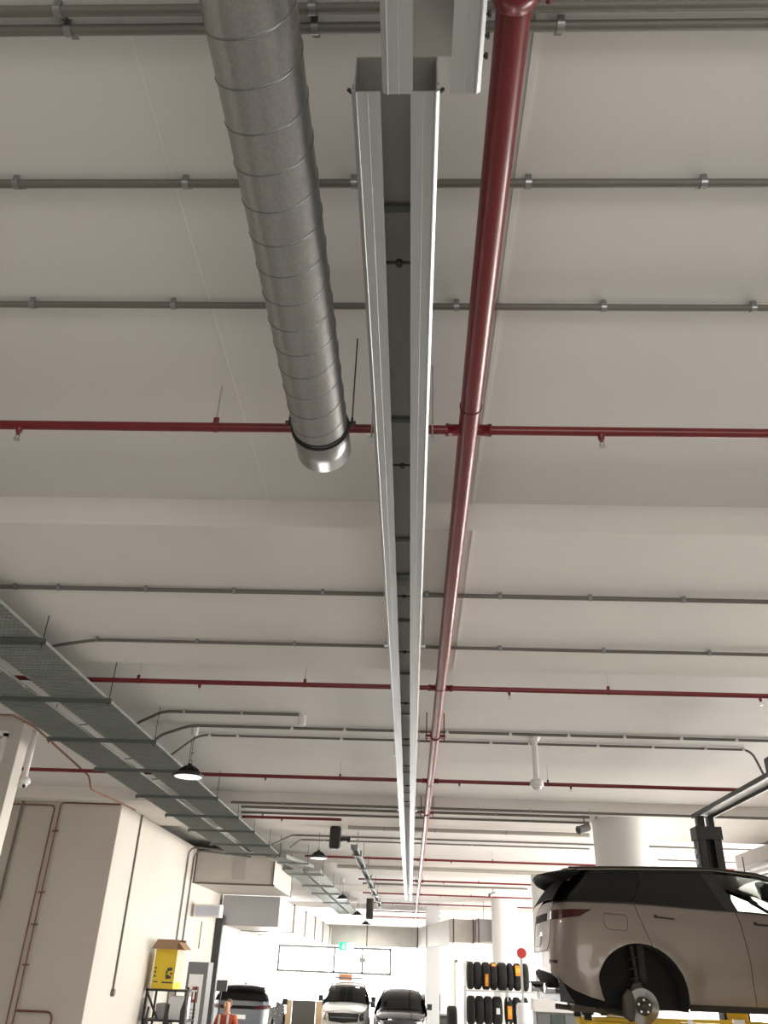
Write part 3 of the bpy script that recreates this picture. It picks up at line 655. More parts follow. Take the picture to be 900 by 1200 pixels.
MB().box(-wc+.03, -wc+.12, -dc-.002, -dc, .11, .13).build('printed_mark', DKP, cb); MB().box(-.02, wc-.02, -dc-.002, -dc, .10, .125).build('printed_mark', DKP, cb)
MB().box(.02, .06, -dc-.002, -dc, hgt-.06, hgt-.02).build('printed_mark', ORANGE, cb)
# things on the rack
def simplebox(name, cat, label, m_, x0, x1, y0, y1, z0, z1, bev=.005):
    o = MB().box(x0-(x0+x1)/2, (x1-x0)/2, y0-(y0+y1)/2, (y1-y0)/2, 0, z1-z0).build(name, m_, bevel=bev); o.location = ((x0+x1)/2, (y0+y1)/2, z0); return tag(o, label, cat)
q = rk.location
simplebox('parts_box', 'box', 'grey parts box on the upper shelf of the black rack', mat('box_grey', (.35, .33, .34), .6), q.x+.22, q.x+.40, YK+.1, YK+.5, zk-.515, zk-.25)
simplebox('white_carton', 'box', 'white square carton on the right of the upper rack shelf', WHITE, q.x+.47, q.x+wk-.06, YK+.1, YK+.5, zk-.515, zk-.12)
simplebox('red_box', 'box', 'dark red container on the lower shelf of the black rack', mat('dark_red_box', (.28, .02, .04), .5), q.x+.34, q.x+.48, YK+.05, YK+.3, zk-1.065, zk-.70)
simplebox('tan_box', 'box', 'tan carton on the lower shelf of the black rack', KRAFT, q.x+.08, q.x+.3, YK+.05, YK+.35, zk-1.065, zk-.74)
# hanging hoses/black covers at both rack sides
for i, (xa, za) in enumerate(((q.x+.12, zk-.3), (q.x+wk*.60, zk-.25), (q.x+wk-.02, zk-.0))):
    pts = [(xa, YK-.05, za), (xa-.02, YK-.06, za-.25), (xa+(-.06, .0, .0)[i], YK-.07, za-.75), (xa-.04, YK-.06, .5)]
    o = MB().tube(bend(pts, .1), [.02, .025, .03, .04, .05, .06, .07, .075, .08, .085, .09, .095, .10, .10][:len(bend(pts, .1))], 12).build('black_hose_cover', BLACK); localize(o, pts[0]); tag(o, 'black tapered cover hanging in front of the rack, '+['at its wall side', 'in its middle', 'at its right upright'][i], 'cover')
# tall notice cabinet
YN = 20.6; n0 = aty(221, 1128, YN); n1 = aty(245, 1128, YN)
nc = thing('notice_cabinet', 'tall narrow grey framed cabinet with white front and a red notice', 'cabinet', (n0.x, YN, 0)); wn = n1.x-n0.x; zn = n0.z+.02
MB().box(0, wn, 0, .5, 0, zn).build('cabinet_body', GREYP, nc, bevel=.01)
MB().box(.06, wn-.09, -.012, 0, .2, zn-.24).build('white_front', WHITE, nc)
MB().box(wn*.36, wn*.66, -.018, -.012, zn-.78, zn-.48).build('notice', mat('notice_red', (.28, .05, .05), .5), nc)
MB().box(wn*.43, wn*.60, -.02, -.018, zn-.72, zn-.56).build('notice_picture', SIGNW, nc)
for k in range(4): MB().box(wn*.36, wn*.66, -.016, -.012, zn-.92-k*.07, zn-.90-k*.07).build('notice_line', mat('print_grey', (.35, .36, .38), .6), nc)
# black post at the end of the wall, with wall panel and monitor
px0 = atx(258, 1080, XW)
o = MB().box(-.02, .18, -.1, .1, 0, CH+1.2).build('steel_post', DKSTEEL, bevel=.01); o.location = (XW+.02, 24.5, 0); tag(o, 'tall black steel post at the end of the left wall', 'post')
YS = 21.5; s0 = aty(229, 1059, YS); s1 = aty(257, 1075, YS)
sg_ = thing('wall_sign', 'blank white box sign sticking out from the left wall under the duct box', 'sign', (s0.x, YS, s1.z))
MB().box(0, s1.x-s0.x, 0, .35, 0, s0.z-s1.z).build('sign_box', PVC, sg_, bevel=.01)
MB().box(.03, s1.x-s0.x-.03, -.01, 0, .03, s0.z-s1.z-.04).build('sign_face', mat('sign_face', (.56, .57, .66), .4), sg_)
v = aty(244, 1080, 22.6); conduit([(XW+.05, 22.6, v.z), (XW+.05, 22.6, aty(244, 1112, 22.6).z)], .012, [], 'thin dark cable hanging down the wall below the white box sign', group=None, name='cable', material=BLACK, cat='cable')
m0_ = aty(253, 1148, 26.5); m1_ = aty(266, 1162, 26.5)
o = simplebox('wall_monitor', 'screen', 'small dark grey screen right behind the black steel post', mat('screen_grey', (.09, .09, .10), .4), m0_.x, m1_.x, 26.4, 26.5, m1_.z, m0_.z)
MB().box(-.02, .02, .05, .10, -1.4, .2).box(-.2, .2, -.1, .2, -m1_.z, -m1_.z+.03).box(-.02, .02, .02, .07, -m1_.z, -1.3).build('monitor_stand', BLACK, o)

# ------------------------------------------------------------------ cars
L0 = 4.80; W0 = .965; RC = .34; RF = .55
def lerp_tab(t, x):
    if x <= t[0][0]: return t[0][1]
    for (a, b), (c, d) in zip(t, t[1:]):
        if x <= c:
            u = (x-a)/(c-a); u = u*u*(3-2*u)*.4+u*.6; return b+(d-b)*u
    return t[-1][1]
BELT = [(-1, 1.31), (.96, 1.30), (2.13, 1.25), (2.53, 1.225), (3.3, 1.17), (3.6, 1.12), (4.2, 1.05), (4.6, .97), (4.8, .86)]
GTOP = [(-.6, 1.62), (.2, 1.665), (1.13, 1.695), (2.0, 1.71), (2.55, 1.66), (2.9, 1.55), (3.2, 1.40), (3.55, 1.16)]
WTAB = [(.2, .90), (.35, .94), (.6, .958), (.9, .965), (1.1, .955), (1.22, .93), (1.31, .885), (1.72, .665), (1.9, .6)]
XRT = [(.2, .22), (.4, .10), (.55, .01), (.75, 0), (1.0, .03), (1.2, .06), (1.31, .10), (1.65, .40)]
XFT = [(.2, .15), (.5, .02), (.8, 0), (.95, .08), (1.1, .2)]
def belt(x): return lerp_tab(BELT, x)
def gtop(x): return lerp_tab(GTOP, x)
SC = RC-RC*PI/2-(W0-RC)
LF = L0-RF; SF = LF+RF*PI/2+(W0-RF)
def surf(s, z, sg, off=0.0):
    if s >= RC and s <= LF: x, y, nx, ny = s, W0, 0, 1
    elif s < RC:
        a = min((RC-s)/RC, PI/2); x = RC-RC*math.sin(a); y = W0-RC+RC*math.cos(a); nx, ny = -math.sin(a), math.cos(a)
        ex = (RC-s)-RC*PI/2
        if ex > 0: y -= ex; x = -0.04*(1-(max(y, 0)/(W0-RC))**2); nx, ny = -1, 0
    else:
        a = min((s-LF)/RF, PI/2); x = LF+RF*math.sin(a); y = W0-RF+RF*math.cos(a); nx, ny = math.sin(a), math.cos(a)
        ex = (s-LF)-RF*PI/2
        if ex > 0: y -= ex; x = L0+.05*(1-(max(y, 0)/(W0-RF))**2); nx, ny = 1, 0
    Wz = lerp_tab(WTAB, z)
    y *= Wz/W0
    if x < 1.3: x += lerp_tab(XRT, z)*((1.3-x)/1.3)**1.3
    if x > 3.8: x -= lerp_tab(XFT, z)*((x-3.8)/1.0)
    if .3 < z < 1.1 and abs(ny) > .5:
        for cx in (.967, 3.83):
            d = math.hypot(x-cx, z-.37); y += .014*math.exp(-((d-.53)/.06)**2)
        if 1.6 < x < 3.2: y -= .018*math.exp(-((z-.55)/.12)**2)
    return Vector((x+nx*off, -sg*(y+ny*off), z))
def inside(poly, x, y):
    c = False; n = len(poly)
    for i in range(n):
        (x1, y1), (x2, y2) = poly[i], poly[i-1]
        if (y1 > y) != (y2 > y) and x < (x2-x1)*(y-y1)/(y2-y1)+x1: c = not c
    return c
def patch(poly, step, sgs, off, fn=surf, thick=.006):
    P = []
    for i in range(len(poly)):
        a, b = poly[i], poly[(i+1) % len(poly)]; n = max(1, int(math.hypot(b[0]-a[0], b[1]-a[1])/step))
        for k in range(n): P.append((a[0]+(b[0]-a[0])*k/n, a[1]+(b[1]-a[1])*k/n))
    nb = len(P); xs_ = [p[0] for p in P]; zs_ = [p[1] for p in P]; pts = list(P)
    x = min(xs_)+step*.5
    while x < max(xs_):
        z = min(zs_)+step*.5
        while z < max(zs_):
            if inside(P, x, z) and min(math.hypot(x-a, z-b) for a, b in P) > step*.35: pts.append((x, z))
            z += step
        x += step
    r = delaunay_2d_cdt([Vector(p) for p in pts], [(i, (i+1) % nb) for i in range(nb)], [], 1, 1e-5)
    mb = MB()
    for sg in sgs:
        fs = [tuple(f) for f in r[2]]
        top = [fn(v.x, v.y, sg, off) for v in r[0]]; bot = [fn(v.x, v.y, sg, off-thick) for v in r[0]]
        N = len(top)
        mb.add(top+bot, fs, 0, True)
        mb.add(bot, [f[::-1] for f in fs], 0, True)
        ids = {}
        for f in fs:
            for i in range(len(f)):
                e = (f[i], f[(i+1) % len(f)]); ids[e] = 1
        rim = [(a, b) for (a, b) in ids if (b, a) not in ids]
        mb.add(top+bot, [(a, b, b+N, a+N) for a, b in rim], 0, False)
    return mb
def arc(cx, cz, r, a0, a1, n=18): return [(cx+r*math.cos(a0+(a1-a0)*k/n), cz+r*math.sin(a0+(a1-a0)*k/n)) for k in range(n+1)]
def loft(st, m_, name, root, n=14, thick=.01):   # st: (x, halfwidth, zedge, crown)
    mb = MB(); vs = []; 
    for x, w, ze, cr in st:
        for k in range(n+1):
            u = -1+2*k/n; vs.append((x, w*math.copysign(abs(u)**.9, u), ze+cr*(1-abs(u)**2.6)))
    N = len(vs); vb = [(a, b, c-thick) for a, b, c in vs]; fs = []
    for i in range(len(st)-1):
        for k in range(n): fs.append((i*(n+1)+k, i*(n+1)+k+1, (i+1)*(n+1)+k+1, (i+1)*(n+1)+k))
    mb.add(vs, fs, 0, True); mb.add(vb, [f[::-1] for f in fs], 0, True)
    M_ = len(st)-1; q = n+1
    rim = [(k, k+1) for k in range(n)]+[(M_*q+k+1, M_*q+k) for k in range(n)]+[(i*q+n, (i+1)*q+n) for i in range(M_)]+[((i+1)*q, i*q) for i in range(M_)]
    mb.add(vs+vb, [(a, b, b+N, a+N) for a, b in rim])
    return mb.build(name, m_, root, fix=False)
def gw(z): return lerp_tab(WTAB, z)
def surfline(pts, sgs, r, root, name, m_, off=.001, step=.05):
    for sg in sgs:
        P = []
        for (a, b), (c, d) in zip(pts, pts[1:]):
            n = max(1, int(math.hypot(c-a, d-b)/step))
            for k in range(n): P.append(surf(a+(c-a)*k/n, b+(d-b)*k/n, sg, off))
        P.append(surf(*pts[-1], sg, off)); MB().tube(P, r, 6).build(name, m_, root)
def wheel(x, y, sg, root, r=.36):
    t = MB().lathe((x, sg*(y-.12), r), (0, sg, 0), [(.24, -.1), (r-.02, -.1), (r, -.07), (r, .09), (r-.02, .12), (.25, .12), (.24, .1)], 36).build('tyre', RUBBER, root)
    mb = MB().lathe((x, sg*(y-.12), r), (0, sg, 0), [(.24, -.08), (.245, .11), (.23, .115), (.22, -.05)], 36)
    for k in range(10):
        a = 2*PI*k/10; mb.prism([(0.03, -.02), (.23, -.03), (.23, .03), (.03, .02)], lambda p, q, d, a=a: (x+p*math.cos(a)-q*math.sin(a), sg*(y-.12+d), r+p*math.sin(a)+q*math.cos(a)), .06, .095)
    mb.build('rim', CHROME, root)
WHOLE = ('tailgate', 'rear_bumper', 'lower_bumper', 'front_bumper', 'tail_strip', 'number_plate', 'grille', 'lower_grille', 'grille_bar')
def build_car(label, loc, rz, paint, step=.07, scale=(1, 1, 1), wheels=True, front='suv', roofm=None, lift=False, extra=None):
    r = thing('car', label, 'car', loc, rz); r.scale = scale; sg2 = (1, -1)
    ax, az, ar = .967, .37, .507
    def P(name, poly, m_, off=0, st=step, sgs=sg2):
        if name in WHOLE: return patch(poly, st, sgs, off).build(name, m_, r, fix=False)
        for sg in sgs: patch(poly, st, (sg,), off).build(name, m_, r, fix=False)
    belt_pts = lambda x0, x1, n=8: [(x0+(x1-x0)*k/n, belt(x0+(x1-x0)*k/n)) for k in range(n+1)]
    top_pts = lambda x0, x1, n=8: [(x0+(x1-x0)*k/n, gtop(x0+(x1-x0)*k/n)) for k in range(n+1)]
    a_l = arc(ax, az, ar, PI-.0, PI+.0, 1)
    # quarter panel round the rear wheel arch
    th = math.acos((1.13-ax)/ar)
    P('quarter_panel', belt_pts(-.14, .965)+[(1.13, az+ar*math.sin(th))]+arc(ax, az, ar, th, PI)[1:]+[(ax-ar, .30), (.30, .335), (.12, .40), (.0, .47), (-.14, .55)], paint)
    P('tailgate', [(-.14, .77), (-.14, 1.31), (SC, 1.31), (SC, .77)], paint)
    P('rear_bumper', [(-.14, .55), (-.14, .77), (SC, .77), (SC, .60)], paint)
    P('lower_bumper', [(ax-ar, .30), (.30, .335), (.12, .40), (.0, .47), (-.14, .55), (SC, .60), (SC, .28), (-.1, .27), (.2, .24), (ax-ar, .24)], DTRIM, .0)
    P('rear_door', belt_pts(.965, 2.135)+[(2.19, .30), (ax+ar, .30)]+arc(ax, az, ar, 0, th), paint)
    P('front_door', belt_pts(2.135, 3.2)+[(3.32, .95), (3.30, .30), (2.19, .30)], paint)
    fx = 3.83
    P('front_wing', belt_pts(3.2, 4.6)+[(4.75, .9), (4.75, .30), (fx+ar, .30)]+arc(fx, az, ar, 0, PI)+[(3.30, .30), (3.32, .95)], paint)
    P('sill', [(ax+ar, .30), (fx-ar, .30), (fx-ar, .235), (ax+ar, .235)], BLACK)
    if front == 'pickup':
        P('front_bumper', [(4.75, .30), (4.75, .92), (SF, .98), (SF, .30)], paint)
    else:
        P('front_bumper', [(4.75, .30), (4.75, .90), (SF, .95), (SF, .30)], paint)
    # wheel arch lining
    for cx in (ax, fx):
        for sg in sg2:
            mb = MB(); prof = arc(cx, az, ar-.005, -.3, PI+.3, 24)
            vs = [(a, -sg*.945, b) for a, b in prof]+[(a, -sg*.50, b) for a, b in prof]; n = len(prof)
            mb.add(vs, [(k, k+1, n+k+1, n+k) for k in range(n-1)], 0, True)
            mb.prism(prof, lambda a, b, d: (a, d, b), -sg*.50, -sg*.48)
            mb.build('arch_liner', LINER, r)
    MB().box(.25, 4.5, -.48, .48, .25, .55).box(1.5, 3.3, -.88, .88, .25, .34).box(.08, .44, -.8, .8, .28, .7).box(1.5, 3.28, -.86, .86, .34, .6).build('underbody', BLACK, r)
    # glasshouse
    P('quarter_window', belt_pts(-.14, .955)+[(1.16, gtop(1.16))]+top_pts(-.14, 1.16)[::-1], BGLASS)
    P('rear_door_window', belt_pts(.962, 2.03)+[(1.85, gtop(1.85))]+top_pts(1.166, 1.85)[::-1], BGLASS)
    P('centre_pillar', belt_pts(2.03, 2.17, 2)+[(2.02, gtop(2.02))]+top_pts(1.85, 2.02, 2)[::-1], BLACK)
    P('front_door_window', belt_pts(2.17, 3.30)+top_pts(2.02, 3.35, 12)[::-1], CGLASS, st=.2)
    P('windscreen_pillar', top_pts(2.95, 3.55)+[(3.62, 1.12), (3.45, 1.14)]+top_pts(2.95, 3.40)[::-1][0:1]+[(2.95, gtop(2.95)-.06)], BLACK)
    P('window_trim', belt_pts(-.1, 3.45, 16)+[(b_[0], b_[1]-.018) for b_ in belt_pts(-.1, 3.45, 16)[::-1]], BLACK, .004)
    P('door_top_frame', top_pts(-.1, 2.95, 16)+[(b_[0], b_[1]-.05) for b_ in top_pts(-.1, 2.95, 16)[::-1]], BGLASS, .004)
    # roof, screens, bonnet
    rs = []
    for x in (.30, .5, .8, 1.2, 1.6, 2.0, 2.3, 2.55, 2.75): rs.append((x, gw(gtop(x))+.012, gtop(x)-.004, .075 if x > .4 else .05))
    loft(rs, roofm or paint, 'roof', r)
    for sg in sg2:
        P_ = [(x, sg*(w-.025), ze+.018) for x, w, ze, cr in rs]; MB().tube(P_, .012, 8).build('roof_rail', BLACK, r)
    loft([(2.74, gw(gtop(2.74))+.01, gtop(2.74)-.004, .075), (3.0, gw(gtop(3.0)), gtop(3.0), .10), (3.3, .74, 1.36, .09), (3.62, .80, 1.12, .07)], BGLASS if step > .1 else CGLASS, 'windscreen', r)
    loft([(3.55, .86, 1.10, .06), (3.9, .88, 1.07, .06), (4.3, .87, 1.02, .05), (4.65, .80, .95, .04), (4.78, .70, .90, .03)], paint, 'bonnet', r)
    loft([(.335, gw(1.66)+.0, 1.655, .05), (.24, gw(1.58), 1.56, .05), (.14, gw(1.45), 1.44, .04), (.05, .86, 1.31, .03)], DTRIM, 'rear_window', r)
    # roof spoiler
    mb = MB(); n = 16; top = []; 
    secs = []
    for k in range(n+1):
        u = -1+2*k/n; y = u*.74; e = 1-abs(u)**4*.35; zt_ = 1.665+.05*(1-u*u)
        secs.append([(.42, y*.93, zt_+.012), (.12+(1-e)*.3, y, zt_-.045), (-.01+(1-e)*.4, y, zt_-.075), (.02+(1-e)*.4, y, zt_-.115), (.14+(1-e)*.25, y*.98, zt_-.15), (.42, y*.93, zt_-.05)])
    vs = [p for s_ in secs for p in s_]; q = 6
    fs = [(i*q+k, i*q+(k+1) % q, (i+1)*q+(k+1) % q, (i+1)*q+k) for i in range(n) for k in range(q)]+[tuple(range(q)), tuple(range(n*q, n*q+q))[::-1]]
    mb.add(vs, fs, 0, True); mb.build('roof_spoiler', DTRIM, r)
    MB().prism([(0, 0), (.17, 0), (.12, .035), (.02, .04)], lambda a, b, d: (.62+a, d, 1.745+b), -.02, .02).build('roof_fin', BLACK, r, bevel=.008)
    # tail lamps: slim wedge round the corner joined by a dark strip
    P('tail_lamp', [(-.30, 1.10), (-.30, 1.185), (-.05, 1.205), (.448, 1.212), (.30, 1.135), (.0, 1.105)], LAMPRED, .008, st=.05)
    P('tail_strip', [(SC, 1.10), (SC, 1.185), (-.30, 1.185), (-.30, 1.10)], DTRIM, .006, st=.1)
    P('rear_reflector', [(-.22, .655), (-.22, .69), (.02, .685), (.02, .655)], LAMPRED, .006, st=.05)
    P('number_plate', [(SC, .84), (SC, .95), (SC+.22, .95), (SC+.22, .84)], SIGNW, .008, st=.1)
    # panel gaps
    ln = lambda pts, sgs=sg2: surfline(pts, sgs, .0035, r, 'panel_gap', BLACK)
    ln([(.965, 1.30), (1.01, 1.16), (1.13, az+ar*math.sin(th))]); ln([(2.135, 1.25), (2.16, 1.1), (2.20, .75), (2.20, .30)]); ln([(3.2, 1.17), (3.32, .95), (3.30, .30)])
    ln([(-.14, 1.31), (-.14, .9), (-.18, .83), (-.26, .79), (SC, .77)])
    fl = [(.60, 1.175), (.84, 1.165), (.868, 1.14), (.868, 1.03), (.84, 1.0), (.64, 1.01), (.595, 1.05), (.585, 1.14), (.60, 1.175)]
    surfline(fl, (1,), .0028, r, 'fuel_flap', BLACK)
    for x0, z0_, x1, z1_ in ((1.19, 1.158, 1.42, 1.142), (2.31, 1.118, 2.55, 1.105)):
        P('door_handle', [(x0, z0_-.012), (x0, z0_+.022), (x0+.03, z0_+.02), (x0+.04, z0_+.004), (x1, z1_+.004), (x1, z1_-.012)], BLACK, .01, st=.05)
    # door mirrors, front lamps and grille
    for sg in sg2:
        MB().box(3.12, 3.22, *sorted((-sg*.88, -sg*1.0)), 1.17, 1.2).box(3.08, 3.2, *sorted((-sg*.97, -sg*1.15)), 1.15, 1.33).build('door_mirror', BLACK, r, bevel=.03)
    if front == 'suv':
        P('grille', [(SF-.62, .66), (SF-.62, .86), (SF, .88), (SF, .64)], BLACK, .01, st=.1)
        P('headlamp', [(4.70, .72), (4.72, .85), (5.0, .85), (4.98, .74)], CHROME, .01, st=.08)
        P('lower_grille', [(SF-.7, .36), (SF-.7, .5), (SF, .52), (SF, .34)], BLACK, .008, st=.1)
    else:
        P('grille', [(SF-.55, .62), (SF-.6, .86), (SF, .88), (SF, .58)], BLACK, .01, st=.1)
        P('headlamp', [(4.72, .66), (4.74, .88), (4.95, .88), (4.9, .64)], CHROME, .012, st=.08)
        P('lower_grille', [(SF-.5, .36), (SF-.5, .5), (SF, .5), (SF, .34)], BLACK, .008, st=.1)
        P('grille_bar', [(SF-.5, .72), (SF-.5, .755), (SF, .755), (SF, .72)], GREYP, .014, st=.1)
    for x in (2.35,):
        for y in (-.38, .38):
            MB().prism([(0, .55), (.5, .5), (.52, .62), (.12, .68), (-.10, 1.28), (-.22, 1.26), (-.1, .68)], lambda a, b, d, x=x, y=y: (x+a, y+d, b), -.24, .24).box(x-.24, x-.14, y-.12, y+.12, 1.24, 1.43).build('front_seat', SEATM, r, bevel=.03)
    MB().box(3.05, 3.6, -.8, .8, .7, 1.08).build('dashboard', SEATM, r, bevel=.04)
    MB().tube(ring((2.93, -.38, 1.06), (1, 0, .45), .18, 0, 28), .016, 8, closed=True).tube([(2.95, -.38, 1.05), (3.15, -.38, .95)], .04, 8).tube([(2.93, -.55, 1.06), (2.93, -.21, 1.06)], .015, 6).build('steering_wheel', BLACK, r)
    MB().box(1.0, 1.1, -.75, .75, .5, 1.30).build('rear_seat', SEATM, r, bevel=.03)
    if wheels:
        for x in (ax, fx):
            for sg in (1, -1): wheel(x, .93, sg, r)
    return r
car = build_car('taupe SUV raised on the lift with its rear wheel removed', (2.57-.967+.01, 10.51+.90, 1.9), 0, TAUPE, .06, wheels=False, lift=True)
# suspension and brake in the open arch
bx_, bz_ = .975, .265
for sg in (-1, 1):
    MB().lathe((bx_, sg*.86, bz_), (0, sg, 0), [(.075, -.02), (.172, -.02), (.175, -.015), (.175, .005), (.172, .01), (.098, .01), (.092, .04), (.085, .045), (.0005, .045)], 48).build('brake_disc', DISCM, car)
    MB().lathe((bx_, sg*.86, bz_), (0, sg, 0), [(.091, .046), (.089, .05), (.04, .05), (.038, .07), (.0005, .072)], 32).build('hub', IRON, car)
    mb = MB()
    for k in range(5):
        a = 2*PI*k/5+.3; mb.lathe((bx_+.062*math.cos(a), sg*.86, bz_+.062*math.sin(a)), (0, sg, 0), [(.011, .05), (.011, .072)], 8)
    mb.build('wheel_studs', ZINC, car)
    MB().prism([(-.21, -.12), (-.11, -.15), (-.10, .12), (-.15, .17), (-.22, .1)], lambda a, b, d, sg=sg: (bx_+a, sg*d, bz_+b), .78, .90).build('brake_caliper', IRON, car, bevel=.02)
    MB().tube([(bx_-.02, sg*.72, bz_-.02), (bx_+.02, sg*.64, bz_+.32), (bx_+.0, sg*.6, .86)], .035, 12).build('damper', IRON, car)
    pts = [(bx_+.01+.075*math.cos(t*.8), sg*.63+.075*math.sin(t*.8), .36+t*.013) for t in range(0, 36)]
    MB().tube(pts, .012, 8).build('coil_spring', mat('spring_black', (.03, .03, .03), .4), car)
    MB().tube([(bx_-.02, sg*.78, bz_-.1), (bx_-.3, sg*.5, bz_-.06), (bx_-.38, sg*.3, bz_)], [.035, .04, .035], 10).tube([(bx_, sg*.78, bz_), (bx_+.05, sg*.3, bz_)], .03, 10).build('control_arm', IRON, car)
    MB().prism([(-.15, -.16), (.08, -.12), (.09, .1), (.02, .24), (-.07, .22), (-.13, .1)], lambda a, b, d, sg=sg: (bx_+a, sg*d, bz_+b), .72, .80).build('knuckle', IRON, car, bevel=.02)
    # front wheel stays off the frame: fitted wheel
    wheel(3.83, .93, sg, car)
# exhaust, hitch and red transport cap at the tail
MB().lathe((-.02, -.62, .40), (-1, 0, 0), [(.05, -.15), (.055, .0), (.058, .04), (.045, .045)], 20).build('exhaust_tip', CHROME, car)
MB().lathe((-.02, .62, .40), (-1, 0, 0), [(.05, -.15), (.055, .0), (.058, .04), (.045, .045)], 20).build('exhaust_tip', CHROME, car)
MB().box(-.06, .1, -.75, .75, .43, .46).build('bumper_trim', DTRIM, car, bevel=.01)
MB().box(.25, .5, -.7, -.2, .18, .27).tube([(.1, -.3, .22), (.5, -.45, .2), (.9, -.45, .22)], .03, 10).build('exhaust_box', IRON, car, bevel=.02)

# ------------------------------------------------------------------ two post lift
lx, ly = 4.36, 12.9
pt = aty(825, 970, ly); lx = pt.x+.02; zt_ = pt.z
lf = thing('two_post_lift', 'black two post car lift with yellow arms holding the taupe SUV', 'car lift', (lx, ly, 0))
yn = -3.55
for yy in (0, yn):
    sgn = 1 if yy == 0 else -1
    mb = MB().box(-.17, .17, yy+sgn*.10-.01, yy+sgn*.10+.01, 0, zt_).box(-.17, -.15, yy-.12, yy+.12, 0, zt_).box(.15, .17, yy-.12, yy+.12, 0, zt_).box(-.17, -.06, yy-sgn*.11-.01, yy-sgn*.11+.01, 0, zt_).box(.06, .17, yy-sgn*.11-.01, yy-sgn*.11+.01, 0, zt_)
    mb.box(-.19, .19, yy-.14, yy+.14, zt_-.18, zt_).build('lift_post', DKSTEEL, lf, bevel=.006)
    MB().tube([(0.0, yy, 0), (0.0, yy, zt_)], .03, 10).build('screw_spindle', IRON, lf)
    MB().box(-.25, .25, yy-.25, yy+.25, 0, .02).build('base_plate', DKSTEEL, lf)
    mb = MB()
    for k in range(14): mb.box(-.20, -.17, yy-.05, yy+.05, zt_-.3-k*.14, zt_-.37-k*.14)
    mb.build('cable_carrier', ZINC, lf)
    MB().box(-.14, .14, yy-.13, yy+.13, 1.45, 2.15).build('carriage', YLIFT, lf, bevel=.01)
MB().box(-.12, -.02, -.06, .06, zt_, zt_+.16).box(.04, .12, -.06, .06, zt_, zt_+.16).build('beam_stub', DKSTEEL, lf)
zb_ = zt_+.14
for x in (-.13, .13): MB().box(x-.015, x+.015, yn-.1, .12, zb_, zb_+.06).build('overhead_beam', DKSTEEL, lf)
MB().box(-.11, .11, yn-.1, .1, zb_+.04, zb_+.05).build('beam_cover', mat('beam_cover', (.55, .54, .52), .5), lf)
MB().box(-.2, .05, yn+.35, yn+.6, zb_-.03, zb_+.2).build('drive_motor', BLACK, lf, bevel=.03)
za = 1.9+.10
def arm(y0, ex, ey, padz):
    a = Vector((0, y0, 0)); b = Vector((ex, ey, 0)); d = (b-a).normalized(); s_ = d.cross(Vector((0, 0, 1)))*.07
    mb = MB(); vs = [a-s_, a+s_, b+s_*.8, b-s_*.8]
    mb.add([(v.x, v.y, za-.12) for v in vs]+[(v.x, v.y, za) for v in vs], [(3, 2, 1, 0), (4, 5, 6, 7), (0, 1, 5, 4), (1, 2, 6, 5), (2, 3, 7, 6), (3, 0, 4, 7)])
    o = mb.build('lift_arm', YLIFT, lf, bevel=.008)
    MB().lathe((ex, ey, za), (0, 0, 1), [(.045, 0), (.045, .05), (.07, .055), (.07, .085)], 20).build('lift_pad', RUBBER, lf)
arm(yn+.1, 1.6-lx+.15+.3, 10.95-ly, 0); arm(yn+.1, .75, 10.95-ly, 0); arm(-.1, 1.6-lx+.5, 11.9-ly, 0); arm(-.1, .75, 11.9-ly, 0)
# yellow sill beam under the near side
MB().box(2.95-lx, 5.2-lx, 10.42-ly, 10.56-ly, za-.12, za+.03).build('arm_extension', YLIFT, lf, bevel=.01)
MB().box(3.02-lx, 3.07-lx, 10.40-ly, 10.42-ly, za-.07, za+.06).box(3.5-lx, 3.62-lx, 10.38-ly, 10.42-ly, za-.12, za+.08).build('arm_lock', ZINC, lf)

# ------------------------------------------------------------------ things behind and under the car
YC_ = 19.5
c0 = aty(628, 1176, YC_); c1 = aty(692, 1176, YC_)
tc_ = thing('tool_cabinet', 'tall dark tool cabinet with a white top seen under the raised car', 'cabinet', (c0.x, YC_, 0)); wc_ = c1.x-c0.x; zc_ = c0.z
MB().box(0, wc_, 0, .6, .05, zc_-.12).build('cabinet_body', GREYP, tc_, bevel=.01)
MB().box(-.03, wc_+.03, -.04, .62, zc_-.14, zc_-.06).box(-.03, wc_*.4, .1, .62, zc_-.06, zc_+.08).build('worktop', WALLW, tc_)
for k, c_ in enumerate((GREYP, mat('cab_green', (.06, .09, .08), .5), GREYP, mat('cab_grey', (.25, .26, .24), .5))):
    d_ = MB().box(.02+k*wc_/4, (k+1)*wc_/4-.02, -.02, 0, .1, zc_-.18).build('cabinet_door', c_, tc_, bevel=.004)
    MB().box(.06+k*wc_/4, .09+k*wc_/4, -.045, -.02, 1.0, 1.15).build('door_handle', ZINC, d_)
v0 = aty(606, 1175, 22); v1 = aty(620, 1175, 22)
o = MB().lathe((0, 0, 0), (0, 0, 1), [(.16, 0), (.16, v0.z-.05), (.12, v0.z)], 24).build('white_cylinder', WHITE); o.location = ((v0.x+v1.x)/2, 22, 0); tag(o, 'white gas bottle like upright cylinder between tyre rack and tool cabinet', 'cylinder')
v = aty(611, 1117, 24.0)
ob = thing('red_reel', 'red round reel just behind the tail of the raised car', 'reel', (v.x, 24, v.z))
MB().lathe((0, -.1, 0), (0, 1, 0), [(.12, 0), (.12, .03), (.09, .03), (.09, .17), (.12, .17), (.12, .2)], 24).build('drum', REDL, ob)
MB().box(-.03, .03, .1, .16, -v.z, .05).build('reel_post', ZINC, ob)

